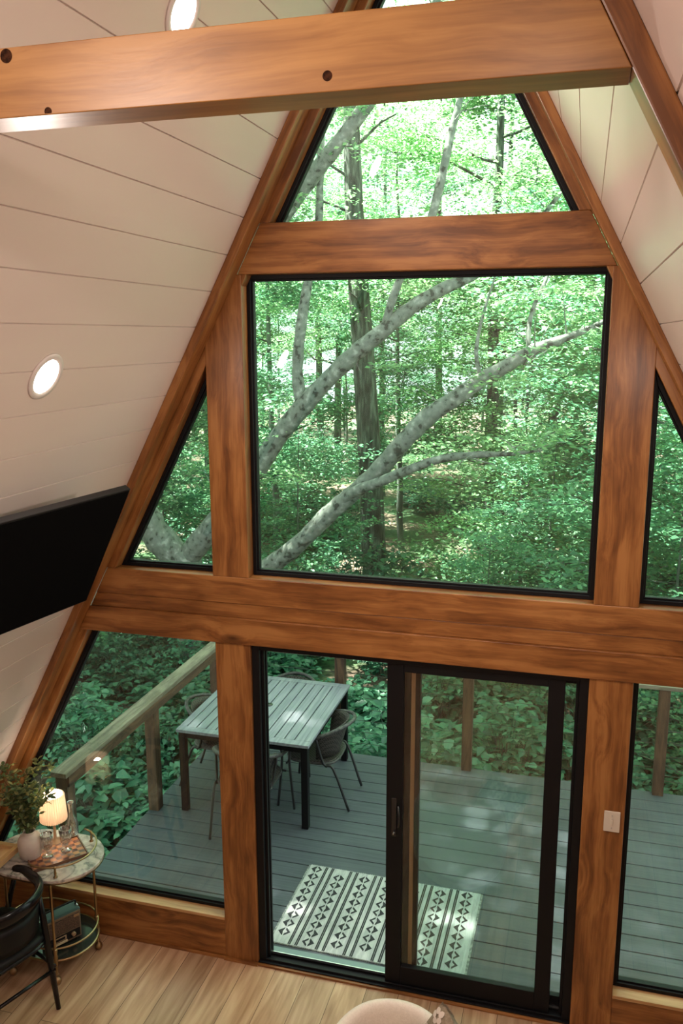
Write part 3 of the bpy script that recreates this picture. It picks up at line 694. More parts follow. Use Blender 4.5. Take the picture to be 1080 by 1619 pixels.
def goblet(x, y, z, label):
    t = empty('water_goblet', (x, y, z), label=label, cat='drinking glass', group='ribbed goblets on the tray')
    MB().lathe([(0,0),(.032,0),(.033,.003),(.010,.010),(.0065,.018),(.0065,.030),(.012,.038)], (x,y,z), 32).build('foot', CLEAR, t, smooth=True)
    MB().lathe_open([(.004,.036),(.022,.044),(.030,.062),(.0345,.100),(.037,.145),(.0355,.145),(.0325,.100),(.028,.064),(.019,.048),(.001,.044)], (x,y,z), 96, .03, 16).build('bowl', CLEAR, t, smooth=True)
goblet(-2.158, -.300, TS, 'ribbed clear goblet at the front of the tray, beside the white vase')
goblet(-2.085, -.215, TS, 'ribbed clear goblet further right and behind on the tray, near the gallery rail')
t = empty('carafe', (-2.145,-.055,CT), label='slim clear glass carafe standing behind the lamp on the marble cart', cat='carafe')
MB().lathe_open([(.0,.003),(.036,.003),(.040,.02),(.038,.10),(.020,.15),(.015,.18),(.018,.225),(.020,.235),(.017,.232),(.012,.18),(.017,.15),(.035,.10),(.037,.02),(.0,.008)], (-2.145,-.055,CT), 40).build('glass_body', CLEAR, t, smooth=True)

# vase with leafy stems
VX, VY = -2.262, -.318
t = empty('vase', (VX, VY, CT), label='matte cream ceramic vase on the bar cart, holding leafy stems', cat='vase')
MB().lathe([(0,.002),(.052,.002),(.062,.012),(.070,.05),(.073,.09),(.070,.122),(.056,.146),(.038,.156),(.034,.166),(.037,.174),(.032,.175),(.030,.165),(.034,.15),(.05,.13),(.05,.04),(0,.03)], (VX,VY,CT), 40).build('ceramic_body', noise_mat('cream_ceramic', [(.4,(.50,.43,.37)), (.6,(.58,.50,.44))], 12, .7), t, smooth=True)
t = empty('leafy_stems', (VX, VY, CT+.05), label='cut green stems with small leaves standing in the cream vase', cat='plant')
rng = random.Random(5)
stems = MB(); leaves = MB()
def small_leaf(mb, p, d_, L, nrm):
    d_ = d_.normalized(); s_ = d_.cross(nrm).normalized(); n_ = s_.cross(d_)
    P = [p, p+d_*L*.35+s_*L*.27+n_*.1*L, p+d_*L*.75+s_*L*.20+n_*.06*L, p+d_*L, p+d_*L*.75-s_*L*.20+n_*.06*L, p+d_*L*.35-s_*L*.27+n_*.1*L, p+d_*L*.5]
    mb.add(P, [(0,6,1),(1,6,2),(2,6,3),(3,6,4),(4,6,5),(5,6,0)])
for k in range(17):
    a = rng.uniform(0, 2*PI); rr = rng.uniform(.03,.17); H = rng.uniform(.20,.42)
    if k in (0,1,2): a = PI+rng.uniform(-.5,.4); rr = .2; H = .36
    top = Vector((VX+math.cos(a)*rr, VY+math.sin(a)*rr*.9, CT+.17+H)) 
    if top.y > -.13: top.y = -.16
    top.x = max(top.x, -2.50)
    path = smoothpath([(VX,VY,CT+.05),(VX+math.cos(a)*.02,VY+math.sin(a)*.02,CT+.18),(VX+math.cos(a)*rr*.45,VY+math.sin(a)*rr*.45,CT+.17+H*.55),top],6)
    stems.tube(path, [.0022*(1-.6*i/len(path)) for i in range(len(path))], 6)
    for i in range(7, len(path)):
        for _ in range(2 if i < len(path)-2 else 4):
            d_ = Vector((rng.uniform(-1,1), rng.uniform(-1,1), rng.uniform(-.2,.9)))
            tw_ = path[i] + d_.normalized()*rng.uniform(.01,.045)
            stems.tube([path[i], tw_], .0009, 4, cap=False)
            for _j in range(2):
                small_leaf(leaves, tw_, Vector((rng.uniform(-1,1), rng.uniform(-1,1), rng.uniform(-.4,.6))), rng.uniform(.024,.046), Vector((rng.uniform(-.6,.6), rng.uniform(-.6,.6), 1)).normalized())
stems.build('stem', mat('stem_green', (.07,.08,.03), .6), t, smooth=True)
leaves.build('foliage', LEAF_P, t)

# fluted lamp
LX, LY, LB = -2.205, -.150, .872
t = empty('table_lamp', (LX, LY, CT), label='lit table lamp with pleated white shade on the bar cart', cat='lamp')
SHADE = bpy.data.materials.new('pleated_shade'); SHADE.use_nodes = True; SHADE.node_tree.nodes.clear()
_o = N(SHADE,'ShaderNodeOutputMaterial'); _d = N(SHADE,'ShaderNodeBsdfDiffuse'); _t = N(SHADE,'ShaderNodeBsdfTranslucent'); _m = N(SHADE,'ShaderNodeMixShader')
_d.inputs[0].default_value = (.85,.78,.70,1); _t.inputs[0].default_value = (.92,.80,.68,1); _m.inputs[0].default_value = .55
LK(SHADE,_d.outputs[0],_m.inputs[1]); LK(SHADE,_t.outputs[0],_m.inputs[2]); LK(SHADE,_m.outputs[0],_o.inputs[0])
n = 288; mb = MB()
for (ra, rb) in (((.088, 0), (.070, .165)),):
    mb.lathe_open([(.078,0),(.080,.004),(.070,.163),(.068,.168)], (LX,LY,LB), n, .045, 36)
o = mb.build('lamp_shade', SHADE, t, smooth=True); sol = o.modifiers.new('thick','SOLIDIFY'); sol.thickness = .002
MB().lathe([(0,0),(.045,0),(.048,.006),(.040,.016),(.010,.028),(.008,.12),(.012,.15),(.012,.165),(0,.17)], (LX,LY,CT), 32).build('lamp_base', mat('lamp_base', (.30,.18,.10), .4), t, smooth=True)
BULB = mat('bulb', (1,.9,.8), .3, Emission_Color=(1,.80,.6,1), Emission_Strength=60)
MB().ellipsoid((LX,LY,LB+.075), .022,.022,.028,16,10).build('bulb', BULB, t, smooth=True)
MB().tube([(LX,LY,LB-.0),(LX,LY,LB+.05)], .008, 10).build('socket', BRASS_D, t)
ld = bpy.data.lights.new('table_lamp_light', 'POINT'); ld.energy = 3.4; ld.color = (1,.82,.64); ld.shadow_soft_size = .025
lo = bpy.data.objects.new('table_lamp_light', ld); col.objects.link(lo); setm(lo, Matrix.Translation((LX,LY,LB+.125)), t)

# radio on the lower shelf
rc = Vector((-2.10,-.305,SZ)); ru = Vector((.119,.191,0)).normalized(); rn = Vector((ru.y,-ru.x,0))   # ru: along the front, rn: outwards
t = empty('radio', rc, label='vintage dark green and brown table radio on the lower cart shelf', cat='radio')
mwr = Matrix((ru, -rn, Vector((0,0,1)))).transposed().to_4x4(); mwr.translation = rc
def R(mb, name, m, **k): return mb.xform(mwr).build(name, m, t, mwr, **k)
HW, HD, HH = .112, .048, .205
for x in (-.09,.09):
    for y in (-.032,.032): R(MB().box(x-.008,x+.008,y-.008,y+.008,.0,.010), 'foot', BLACK)
R(MB().box(-HW,HW,-HD,HD,.009,HH), 'case', mat('radio_green', (.035,.075,.07), .4), bevel=.012)
R(MB().box(-HW+.008,HW-.008,-HD-.006,-HD+.002,.016,HH-.010), 'front_panel', mat('radio_panel', (.13,.085,.05), .4), bevel=.004)
mb = MB().box(-HW+.018,HW-.018,-HD-.009,-HD-.005,.088,HH-.022); 
R(mb, 'grille', noise_mat('radio_grille', [(.48,(.012,.009,.008)), (.52,(.10,.06,.04))], 160, .7))
mb = MB()
for i in range(26):
    for j in range(12): mb.box(-HW+.021+i*.0072, -HW+.024+i*.0072, -HD-.0105, -HD-.009, .092+j*.0075, .0945+j*.0075)
R(mb, 'grille_weave', mat('weave', (.16,.085,.05), .6))
R(MB().box(.060,.094,-HD-.013,-HD-.009,HH-.042,HH-.026), 'badge', mat('badge_gold', (.30,.19,.10), .4, .5))
R(MB().box(-.095,.095,-HD-.009,-HD-.005,.030,.080), 'dial_panel', BLACK)
R(MB().box(-.075,.005,-HD-.012,-HD-.008,.046,.072), 'tuning_window', mat('dial', (.35,.24,.15), .4))
R(MB().box(-.066,-.004,-HD-.0135,-HD-.011,.051,.067), 'dial_inset', BLACK)
mb = MB()
for i in range(5): mb.box(-.075+i*.017,-.060+i*.017,-HD-.020,-HD-.008,.030,.040)
R(mb, 'push_buttons', mat('ivory_key', (.55,.40,.26), .35))
mk = Matrix.Translation(mwr @ Vector((.050,-HD-.009,.056))) @ (mwr.to_3x3().to_4x4()) @ Matrix.Rotation(PI/2,4,'X')
MB().lathe([(.014,0),(.014,.010),(.011,.014),(0,.014)], n=20).xform(mk).build('knob', mat('knob_gold', (.45,.30,.18), .35, .6), t, mk, smooth='auto')
mb = MB().tube([tuple(p) for p in smoothpath([(-.10,0,HH-.01),(-.10,0,HH+.018),(-.085,0,HH+.028),(0,0,HH+.030),(.085,0,HH+.028),(.10,0,HH+.018),(.10,0,HH-.01)],4)], .006, 8)
hd = R(mb, 'handle', BLACK, smooth=True)
for s_ in (-1, 1):
    MB().box(s_*.104-.006,s_*.104+.006,-.022,.012,HH-.028,HH+.004).xform(mwr).build('handle_bracket', mat('chrome', (.7,.7,.68), .3, .8) if s_ < 0 else bpy.data.materials['chrome'], t, mwr, bevel=.003)
# a few more things the lower shelf carries
t = empty('brown_bottle', (-2.27,-.36,SZ), label='small dark reddish bottle on the lower cart shelf behind the stool leg', cat='bottle')
MB().lathe([(0,0),(.025,0),(.027,.01),(.026,.07),(.010,.095),(.009,.125),(.011,.13),(0,.13)], (-2.27,-.36,SZ), 24).build('bottle_body', mat('red_glass', (.12,.03,.025), .15), t, smooth=True)
MB().box(-2.285,-2.255,-.388,-.386,SZ+.02,SZ+.06).build('paper_label', mat('label_paper', (.30,.20,.14), .7), t)

# ---------------------------------------------------------------- desk with a pine top (only its corner shows)
t = empty('desk', (-2.53,-1.0,0), label='pale pine desk whose corner reaches over the bar cart at the left edge', cat='desk')
mwd = Matrix(((0,-1,0,-2.49),(1,0,0,-1.0),(0,0,1,.76),(0,0,0,1)))
MB().box(-2.62,-2.36,-1.75,-.345,.742,.756).build('desktop', W_DESK, t, mwd)
mb = MB().box(-2.365,-2.335,-1.77,-.31,.742,.778).build('edge_board', W_DESK, t, mwd.copy(), bevel=.002)
mw_ = Matrix.Translation((-2.49,-.327,.76)); MB().box(-2.62,-2.365,-.345,-.315,.742,.778).build('edge_board', W_DESK, t, mw_, bevel=.002)
mw_ = Matrix.Translation((-2.49,-1.755,.76)); MB().box(-2.62,-2.365,-1.77,-1.745,.742,.778).build('edge_board', W_DESK, t, mw_, bevel=.002)
for x, y in ((-2.60,-1.70),(-2.39,-1.70),(-2.60,-.60),(-2.56,-.60)):
    vtimber('leg', x-.02,x+.02,y-.02,y+.02,0,.742, W_DESK, t)

# ---------------------------------------------------------------- black elbow chair
BL = mat('black_lacquer', (.004,.004,.005), .2, spec=.3); LEA = mat('black_leather', (.006,.006,.006), .5, spec=.2)
c0 = Vector((-2.24,-.745,0)); f0_ = Vector((-.94,.34,0)).normalized(); s0_ = Vector((.34,.94,0)).normalized()
mwc = Matrix((-s0_, f0_, Vector((0,0,1)))).transposed().to_4x4()   # local x = right hand, y = forward
if mwc.determinant() < 0: mwc = Matrix((s0_, f0_, Vector((0,0,1)))).transposed().to_4x4()
mwc.translation = c0
t = empty('dining_armchair', label='glossy black wooden armchair with curved back rail, drawn up beside the bar cart', cat='chair'); t.matrix_basis = mwc
def hoopz(a): return .70
hp = []
K = 28
for k in range(K+1):
    a = PI*1.0 + PI*k/K           # from -x round the back to +x
    hp.append(((.275)*math.cos(a), .262*math.sin(a)-.0, .715 + .015*math.sin(-a)))
path = [(-.262,.155,.712),(-.285,.10,.708),(-.288,.05,.708)] + hp[2:-2] + [(.288,.05,.708),(.285,.10,.708),(.262,.155,.712)]
sp = smoothpath(path, 3)
# rail: flattened section, taller at the back
mb = MB(); vs_ = []; nn = 12
for i, p in enumerate(sp):
    tg = (sp[min(i+1,len(sp)-1)]-sp[max(i-1,0)]).normalized(); sd = Vector((tg.y,-tg.x,0)).normalized(); back = max(0, -p.y/.262)
    endf = min(1, min(i, len(sp)-1-i)/3+.55)
    for k in range(nn):
        a = 2*PI*k/nn; vs_.append(p + sd*math.cos(a)*(.032-.014*back)*endf + Vector((0,0,1))*math.sin(a)*(.020+.020*back)*endf)
fs = [(i*nn+k, i*nn+(k+1)%nn, (i+1)*nn+(k+1)%nn, (i+1)*nn+k) for i in range(len(sp)-1) for k in range(nn)] + [tuple(range(nn-1,-1,-1)), tuple((len(sp)-1)*nn+k for k in range(nn))]
mb.add(vs_, fs).build('back_rail', BL, t, local=True, smooth=True)
mb = MB(); vs_ = []
n = 24
for i in range(n+1):
    a = PI*1.10 + PI*.80*i/n
    for h in range(5):
        z = .50+.16*h/4; k_ = .90+.06*h/4; vs_.append((.275*k_*math.cos(a), .262*k_*math.sin(a), z))
o = mb.add(vs_, [(i*5+h, (i+1)*5+h, (i+1)*5+h+1, i*5+h+1) for i in range(n) for h in range(4)]).build('backrest', LEA, t, local=True, smooth=True)
sol = o.modifiers.new('thick','SOLIDIFY'); sol.thickness = .022; sol.offset = 0
MB().ellipsoid((0,.01,.445), .255,.245,.035, 32, 10, .55).build('seat', LEA, t, local=True, smooth=True)
MB().ellipsoid((0,.01,.415), .258,.248,.020, 32, 8, .5).build('seat_frame', BL, t, local=True, smooth=True)
feet = {}
for sx in (-1, 1):
    MB().tube([(sx*.205,-.275,.004),(sx*.208,-.225,.30),(sx*.212,-.185,.55),(sx*.200,-.180,.70)], [.013,.019,.018,.014], 12).build('leg', BL, t, local=True, smooth=True)
    MB().tube([(sx*.255,.245,.004),(sx*.235,.215,.42),(sx*.262,.13,.70)], [.013,.018,.014], 12).build('leg', BL, t, local=True, smooth=True)
    MB().tube([(sx*.222,-.245,.26),(sx*.243,.225,.26)], .011, 10).build('stretcher', BL, t, local=True, smooth=True)
MB().tube([(-.222,-.245,.24),(.222,-.245,.24)], .011, 10).build('stretcher', BL, t, local=True, smooth=True)

# ---------------------------------------------------------------- cream barrel armchair and cushion (bottom edge)
BOU = noise_mat('cream_boucle', [(.35,(.74,.67,.57)), (.65,(.80,.73,.63))], 90, .9, bump=.25, bscale=260)
ac = Vector((.135,-1.135,0))
t = empty('barrel_armchair', ac, label='round cream upholstered armchair back at the bottom edge of the photo', cat='armchair')
mb = MB(); prof = [(.27,.12),(.32,.13),(.335,.25),(.335,.55),(.328,.66),(.30,.705),(.262,.70),(.245,.65),(.24,.40),(.24,.14)]
vs_ = []; n = 40; m_ = len(prof)
for i in range(n+1):
    a = -PI*.16 + PI*1.32*i/n; drop = 1 - .22*(1-math.sin(max(0,min(PI,a))))**1.5
    for (r_, z_) in prof: vs_.append((ac.x+r_*math.cos(a), ac.y+r_*math.sin(a), .12+(z_-.12)*drop))
fs = [(i*m_+k, (i+1)*m_+k, (i+1)*m_+(k+1)%m_, i*m_+(k+1)%m_) for i in range(n) for k in range(m_)] + [tuple(range(m_)), tuple(n*m_+k for k in range(m_-1,-1,-1))]
o = mb.add(vs_, fs).build('backrest', BOU, t, smooth=True); ss_ = o.modifiers.new('sub','SUBSURF'); ss_.levels = 1; ss_.render_levels = 2
MB().ellipsoid((ac.x,ac.y-.02,.36), .25,.25,.09, 32, 12, .6).build('seat_cushion', BOU, t, smooth=True)
MB().lathe([(0,.06),(.27,.06),(.30,.10),(.30,.27),(0,.27)], (ac.x,ac.y,0), 40).build('seat_base', BOU, t, smooth='auto')
MB().lathe([(0,0),(.22,0),(.22,.06),(0,.06)], (ac.x,ac.y,0), 40).build('plinth', BLACK, t)

# cushion leaning against the back
CUSH = noise_mat('cushion_linen', [(.4,(.24,.185,.12)), (.6,(.31,.245,.17))], 70, .95, bump=.4, bscale=240)
FLOW = mat('cushion_print', (.60,.52,.44), .9)
t = empty('cushion', (.33,-1.0,.42), label='taupe cushion with pale flower print, its corner standing up behind the cream armchair', cat='cushion')
Zc = Vector((.06,.15,1)).normalized(); Xc = Vector((.80,-.60,0)); Xc = (Xc-Zc*Xc.dot(Zc)).normalized(); Yc = Zc.cross(Xc)
rot = Matrix((Xc, Yc, Zc)).transposed().to_4x4() @ Matrix.Rotation(math.radians(33), 4, 'Y')
rot.translation = Vector((.385,-1.06,.585))
S = .205; n = 16; vs_ = []; fs = []
for sd in (1, -1):
    for i in range(n+1):
        for j in range(n+1):
            u_, v_ = -1+2*i/n, -1+2*j/n
            th = .065*((1-u_**4)*(1-v_**4))**.5; pin = 1-.07*(1-abs(u_*v_))*((abs(u_) if abs(u_)>abs(v_) else abs(v_))**3)
            vs_.append((u_*S*pin, sd*th, v_*S*pin))
b0 = (n+1)**2
for i in range(n):
    for j in range(n):
        a_ = i*(n+1)+j; fs.append((a_, a_+1, a_+n+2, a_+n+1)); fs.append((b0+a_, b0+a_+n+1, b0+a_+n+2, b0+a_+1))
mb = MB().add(vs_, fs); mb.cur = 1; rg = random.Random(3)
for sd in (-1, 1):
    for (u_, v_) in ((.45,.55),(-.1,.2),(.55,-.05),(-.55,.6),(-.5,-.4),(.1,-.6),(.80,.83),(.1,.75),(-.82,.82),(.82,-.80),(-.45,.35),(-.75,.35),(-.35,.78)):
        cx_, cz_ = u_*S, v_*S
        for p_ in range(5):
            a = 2*PI*p_/5; px_, pz_ = cx_+.020*math.cos(a), cz_+.020*math.sin(a)
            ring = []
            for k in range(8):
                b_ = 2*PI*k/8; X_, Z_ = px_+.013*math.cos(b_), pz_+.013*math.sin(b_)
                uu, vv = X_/S, Z_/S
                uu = max(-.98,min(.98,uu)); vv = max(-.98,min(.98,vv))
                ring.append((X_, sd*(.065*((1-uu**4)*(1-vv**4))**.5+.0025), Z_))
            mb.add(ring, [tuple(range(8))])
mb.xform(rot).build('cover', [CUSH, FLOW], t, rot, smooth=True)

# ================================================================ WOODLAND
GZ = -1.45
def ground_z(x, y):
    return GZ + .10*math.sin(x*.6+1)*math.cos(y*.5) + .05*math.sin(x*1.9+y*1.3) - .010*max(0, y-6) 
def ground_mat():
    m = mat('forest_floor', rough=.95); b = m.node_tree.nodes['Principled BSDF']
    tc = N(m, 'ShaderNodeTexCoord')
    n1_ = N(m, 'ShaderNodeTexNoise'); n1_.inputs['Scale'].default_value = 11; n1_.inputs['Detail'].default_value = 8; n1_.inputs['Roughness'].default_value = .7; LK(m, tc.outputs['Object'], n1_.inputs[0])
    n2_ = N(m, 'ShaderNodeTexNoise'); n2_.inputs['Scale'].default_value = .8; n2_.inputs['Detail'].default_value = 5; LK(m, tc.outputs['Object'], n2_.inputs[0])
    lit = ramp(m, n1_.outputs[0], [(.35,(.05,.035,.022)), (.5,(.13,.095,.065)), (.65,(.26,.20,.15))])
    gr = ramp(m, n1_.outputs[0], [(.35,(.015,.04,.018)), (.6,(.06,.14,.05))])
    f_ = ramp(m, n2_.outputs[0], [(.44,(0,0,0)), (.58,(1,1,1))])
    mx = N(m, 'ShaderNodeMix', data_type='RGBA'); LK(m, f_, mx.inputs[0]); LK(m, gr, mx.inputs[6]); LK(m, lit, mx.inputs[7]); LK(m, mx.outputs[2], b.inputs['Base Color'])
    bp = N(m, 'ShaderNodeBump'); bp.inputs['Strength'].default_value = 1; bp.inputs['Distance'].default_value = .05; LK(m, n1_.outputs[0], bp.inputs['Height']); LK(m, bp.outputs[0], b.inputs['Normal'])
    return m
xs = [-60+1.0*i for i in range(101)]; ys = [-6+1.0*i for i in range(77)]
mb = MB(); vs_ = [(x, y, ground_z(x, y)) for y in ys for x in xs]; nxx = len(xs)
mb.add(vs_, [(j*nxx+i, j*nxx+i+1, (j+1)*nxx+i+1, (j+1)*nxx+i) for j in range(len(ys)-1) for i in range(nxx-1)])
o = mb.build('ground', ground_mat(), mw=Matrix.Identity(4), smooth=True); tag(o, kind='structure')

R_ = np.random.RandomState(11)
def leaf_mesh(name, centers, size, mat_, up=.75, droop=0.0, shape='rhomb', dirs=None):
    """centers: (n,3). every leaf is a folded six-vertex blade"""
    n = len(centers)
    yaw_ = R_.uniform(0, 2*PI, n)
    d_ = np.stack([np.cos(yaw_), np.sin(yaw_), R_.normal(-droop, .30, n)], 1); d_ /= np.linalg.norm(d_, axis=1)[:, None]
    nr = np.stack([R_.normal(0, 1-up, n)*1.6, R_.normal(0, 1-up, n)*1.6, np.ones(n)], 1)
    s_ = np.cross(d_, nr); s_ /= np.linalg.norm(s_, axis=1)[:, None]; nn_ = np.cross(s_, d_)
    L = (size*R_.uniform(.6, 1.25, n))[:, None]; w = L*.30
    c = centers
    if shape == 'rhomb':
        V = np.stack([c, c+d_*L*.45+s_*w+nn_*L*.08, c+d_*L, c+d_*L*.45-s_*w+nn_*L*.08], 1); k = 4
        loops = np.array([0,1,2, 0,2,3]); per_ = [3,3]
    else:
        w = L*.34
        V = np.stack([c, c+d_*L*.28+s_*w+nn_*L*.07, c+d_*L*.66+s_*w*.72+nn_*L*.05, c+d_*L-nn_*L*.10, c+d_*L*.66-s_*w*.72+nn_*L*.05, c+d_*L*.28-s_*w+nn_*L*.07], 1); k = 6
        loops = np.array([0,1,2,3, 0,3,4,5]); per_ = [4,4]
    V = V.reshape(-1, 3).astype(np.float32)
    LI = (loops[None, :] + (np.arange(n)*k)[:, None]).ravel().astype(np.int32)
    me = bpy.data.meshes.new(name); me.vertices.add(len(V)); me.vertices.foreach_set('co', V.ravel())
    me.loops.add(len(LI)); me.loops.foreach_set('vertex_index', LI)
    tot = np.tile(np.array(per_, np.int32), n); st = np.concatenate([[0], np.cumsum(tot)[:-1]]).astype(np.int32)
    me.polygons.add(len(tot)); me.polygons.foreach_set('loop_start', st); me.polygons.foreach_set('loop_total', tot)
    me.materials.append(mat_); me.update(calc_edges=True); me.validate(); return me
def sprays(centers, per, rad, thick):
    """flat, drooping-at-the-rim sprays of leaves round every centre"""
    out = []
    for c in centers:
        r_ = rad*R_.uniform(.6, 1.3); k = int(per*R_.uniform(.6, 1.3)); a = R_.uniform(0, 2*PI, k); q_ = np.sqrt(R_.uniform(0, 1, k))*r_
        tilt = R_.normal(0, .22, 2); el = R_.uniform(.45, 1.0); th = R_.uniform(0, PI)
        x = q_*np.cos(a); y = q_*np.sin(a)*el; X = x*np.cos(th)-y*np.sin(th); Y = x*np.sin(th)+y*np.cos(th)
        z = X*tilt[0]+Y*tilt[1] - .12*q_**2/r_ + R_.normal(0, thick, k)
        out.append(np.stack([c[0]+X, c[1]+Y, c[2]+z], 1))
    return np.concatenate(out)
def mesh_obj(name, me, parent):
    o = bpy.data.objects.new(name, me); col.objects.link(o); o.parent = parent; return o

def make_tree(H, r0, crown_lo, cr, nspray, per, leaf, leafmat, bark, seed, sr=.75, lean=.03):
    """local tree: trunk with limbs and sprays of foliage along them"""
    g = random.Random(seed); t = empty('tree', (0,0,0))
    mb = MB(); P = []; x = y = 0; st = 10
    for i in range(st+1):
        P.append(Vector((x, y, -.3+(H+.3)*i/st))); x += g.uniform(-1,1)*lean*H/st*2; y += g.uniform(-1,1)*lean*H/st*2
    sp_ = smoothpath(P, 3); mb.tube(sp_, [r0*(1.25 if i == 0 else 1)*(1-.80*i/(len(sp_)-1)) for i in range(len(sp_))], 10)
    tips = []; nb = 16
    for k in range(nb):
        f_ = crown_lo + (1-crown_lo)*(k+.5)/nb; i = min(int(f_*(len(sp_)-1)), len(sp_)-2); p = sp_[i]
        a = g.uniform(0, 2*PI); L = cr*(1-.55*((f_-crown_lo)/(1-crown_lo))**1.6)*g.uniform(.7,1.15)
        q_ = [p]
        for s_ in range(1, 6):
            a += g.uniform(-.28,.28); pr = q_[-1]; q_.append(pr + Vector((math.cos(a)*L/5, math.sin(a)*L/5, L/5*g.uniform(.02,.42))))
            if s_ >= 2: tips.append(q_[-1])
        rb = r0*(1-.8*f_)*.42; mb.tube(q_, [max(.006, rb*(1-.85*j/5)) for j in range(6)], 6)
        for s_ in range(2):
            j = g.randint(2,4); b_ = a+g.choice((-1,1))*g.uniform(.5,1.1); e_ = q_[j] + Vector((math.cos(b_), math.sin(b_), .15))*L*.4; mb.tube([q_[j], (q_[j]+e_)/2+Vector((0,0,.04)), e_], [.010,.007,.004], 5); tips += [e_, (q_[j]+e_)/2]
    mb.build('trunk', bark, t, local=True, smooth=True)
    cs = []
    for k in range(nspray):
        b_ = tips[g.randrange(len(tips))]; cs.append((b_.x+g.gauss(0,.28), b_.y+g.gauss(0,.28), b_.z+g.gauss(0,.16)))
    mesh_obj('foliage', leaf_mesh('foliage', sprays(cs, per, sr, .035), leaf, leafmat), t)
    return t

# --- the big beech: positions of its limbs in metres
b = empty('beech_tree', (-5.03, 7.6, GZ), label='big pale-barked beech leaning its long bare limbs across the large window', cat='tree')
def limb(name, pts, n=12, seed=0):
    P = smoothpath([p[:3] for p in pts], 5); Rr = []
    for i in range(len(pts)-1):
        for j in range(5): Rr.append(pts[i][3]+(pts[i+1][3]-pts[i][3])*j/5)
    Rr.append(pts[-1][3]); g = random.Random(seed)
    Rr = [r_*g.uniform(.93,1.08) for r_ in Rr]
    return MB().tube(P, Rr, n).build(name, BARK_BEECH, b, smooth=True)
limb('trunk', [(-5.08,7.6,-1.75,.30),(-5.03,7.6,-1.45,.235),(-5.01,7.6,-.83,.205),(-4.98,7.6,-.19,.215),(-5.03,7.6,.22,.24),(-5.11,7.6,.52,.25)], 18)
limb('limb', [(-5.08,7.6,.30,.22),(-5.33,7.5,.61,.237),(-5.55,7.4,.96,.235),(-5.7,7.3,1.55,.213),(-5.4,7.2,2.44,.188),(-4.61,7.1,3.55,.153),(-3.67,7.0,4.74,.129),(-2.85,6.9,5.65,.107),(-2.45,6.8,6.04,.10),(-1.97,6.7,6.52,.086),(-1.43,6.6,7.13,.068),(-.97,6.5,7.73,.051),(-.4,6.4,8.6,.03)], 14, 1)
limb('limb', [(-5.09,7.6,.32,.20),(-4.73,7.5,.72,.175),(-4.34,7.4,1.16,.157),(-3.68,7.2,1.91,.142),(-3.3,7.1,2.4,.139),(-2.88,7.0,2.86,.131),(-2.51,7.0,3.24,.116),(-2.16,7.0,3.56,.11),(-1.81,7.0,3.83,.10),(-1.41,7.1,4.16,.091),(-1.01,7.2,4.4,.083),(-.66,7.3,4.56,.066),(-.23,7.4,4.85,.049),(.22,7.5,5.31,.032),(.7,7.6,6.0,.02)], 14, 2)
limb('limb', [(-2.9,7.0,2.86,.096),(-2.98,7.05,3.3,.078),(-2.94,7.1,3.9,.074),(-2.86,7.2,4.53,.065),(-2.75,7.3,5.15,.056),(-2.74,7.4,5.82,.051),(-2.75,7.5,6.64,.047),(-2.8,7.6,7.45,.034),(-2.9,7.7,8.6,.02)], 10, 3)
limb('limb', [(-1.75,7.0,3.88,.06),(-1.66,7.0,4.21,.054),(-1.53,7.0,4.55,.049),(-1.38,7.1,4.89,.053),(-1.18,7.2,5.29,.057),(-1.04,7.2,5.86,.056),(-.95,7.3,6.36,.048),(-.87,7.4,6.76,.044),(-.72,7.5,7.47,.032),(-.6,7.6,8.6,.02)], 10, 4)
limb('limb', [(-4.99,7.6,-.75,.16),(-4.28,7.3,-.1,.159),(-3.54,7.0,.45,.143),(-2.93,6.8,.93,.124),(-2.44,6.7,1.42,.121),(-2.05,6.6,1.76,.114),(-1.69,6.5,2.09,.116),(-1.34,6.4,2.49,.113),(-1.02,6.4,2.82,.111),(-.7,6.4,3.04,.106),(-.4,6.4,3.26,.093),(-.1,6.4,3.43,.084),(.2,6.4,3.62,.072),(.49,6.4,3.73,.056),(.88,6.4,3.89,.033),(1.3,6.4,4.1,.016)], 14, 5)
limb('limb', [(-2.42,6.7,1.45,.085),(-2.03,6.5,1.78,.071),(-1.64,6.3,1.96,.065),(-1.29,6.2,2.13,.06),(-.8,6.1,2.32,.051),(-.33,6.0,2.4,.042),(.02,5.9,2.43,.026),(.4,5.8,2.5,.012)], 10, 6)
limb('limb', [(.18,6.4,3.58,.03),(.15,6.5,3.88,.031),(.21,6.6,4.18,.027),(.35,6.8,4.56,.023),(.55,7,5.3,.012)], 8, 7)
limb('limb', [(-.40,6.4,3.30,.03),(-.46,6.4,3.62,.026),(-.40,6.5,4.05,.018),(-.28,6.6,4.5,.01)], 8, 8)
g = random.Random(21); mb = MB(); cs = []
for a_, b_ in [((-.23,7.4,4.85),(.7,7.6,6.0)),((.2,6.4,3.62),(1.3,6.4,4.1)),((-.8,6.1,2.32),(.4,5.8,2.5)),((-2.75,7.4,5.8),(-2.9,7.7,8.6)),((-.95,7.3,6.4),(-.6,7.6,8.6)),((-1.43,6.6,7.13),(-.4,6.4,8.6)),((-3.67,7,4.74),(-1.97,6.7,6.52)),((-5.7,7.3,1.55),(-4.61,7.1,3.55)),((-4.3,7.4,1.2),(-3.3,7.1,2.4)),((-1.0,6.4,2.8),(.5,6.4,3.7))]:
    a_, b_ = Vector(a_), Vector(b_)
    for k in range(9):
        p = a_.lerp(b_, g.random()); d_ = Vector((g.uniform(-1,1), g.uniform(-1,1), g.uniform(-.2,.7))).normalized()*g.uniform(.3,1.1)
        mb.tube([p, p+d_*.5+Vector((0,0,.03)), p+d_], [.010,.006,.003], 5); cs += [tuple(p+d_), tuple(p+d_*.7)]
tag(mb.build('twigs', BARK_BEECH, b), kind='stuff')
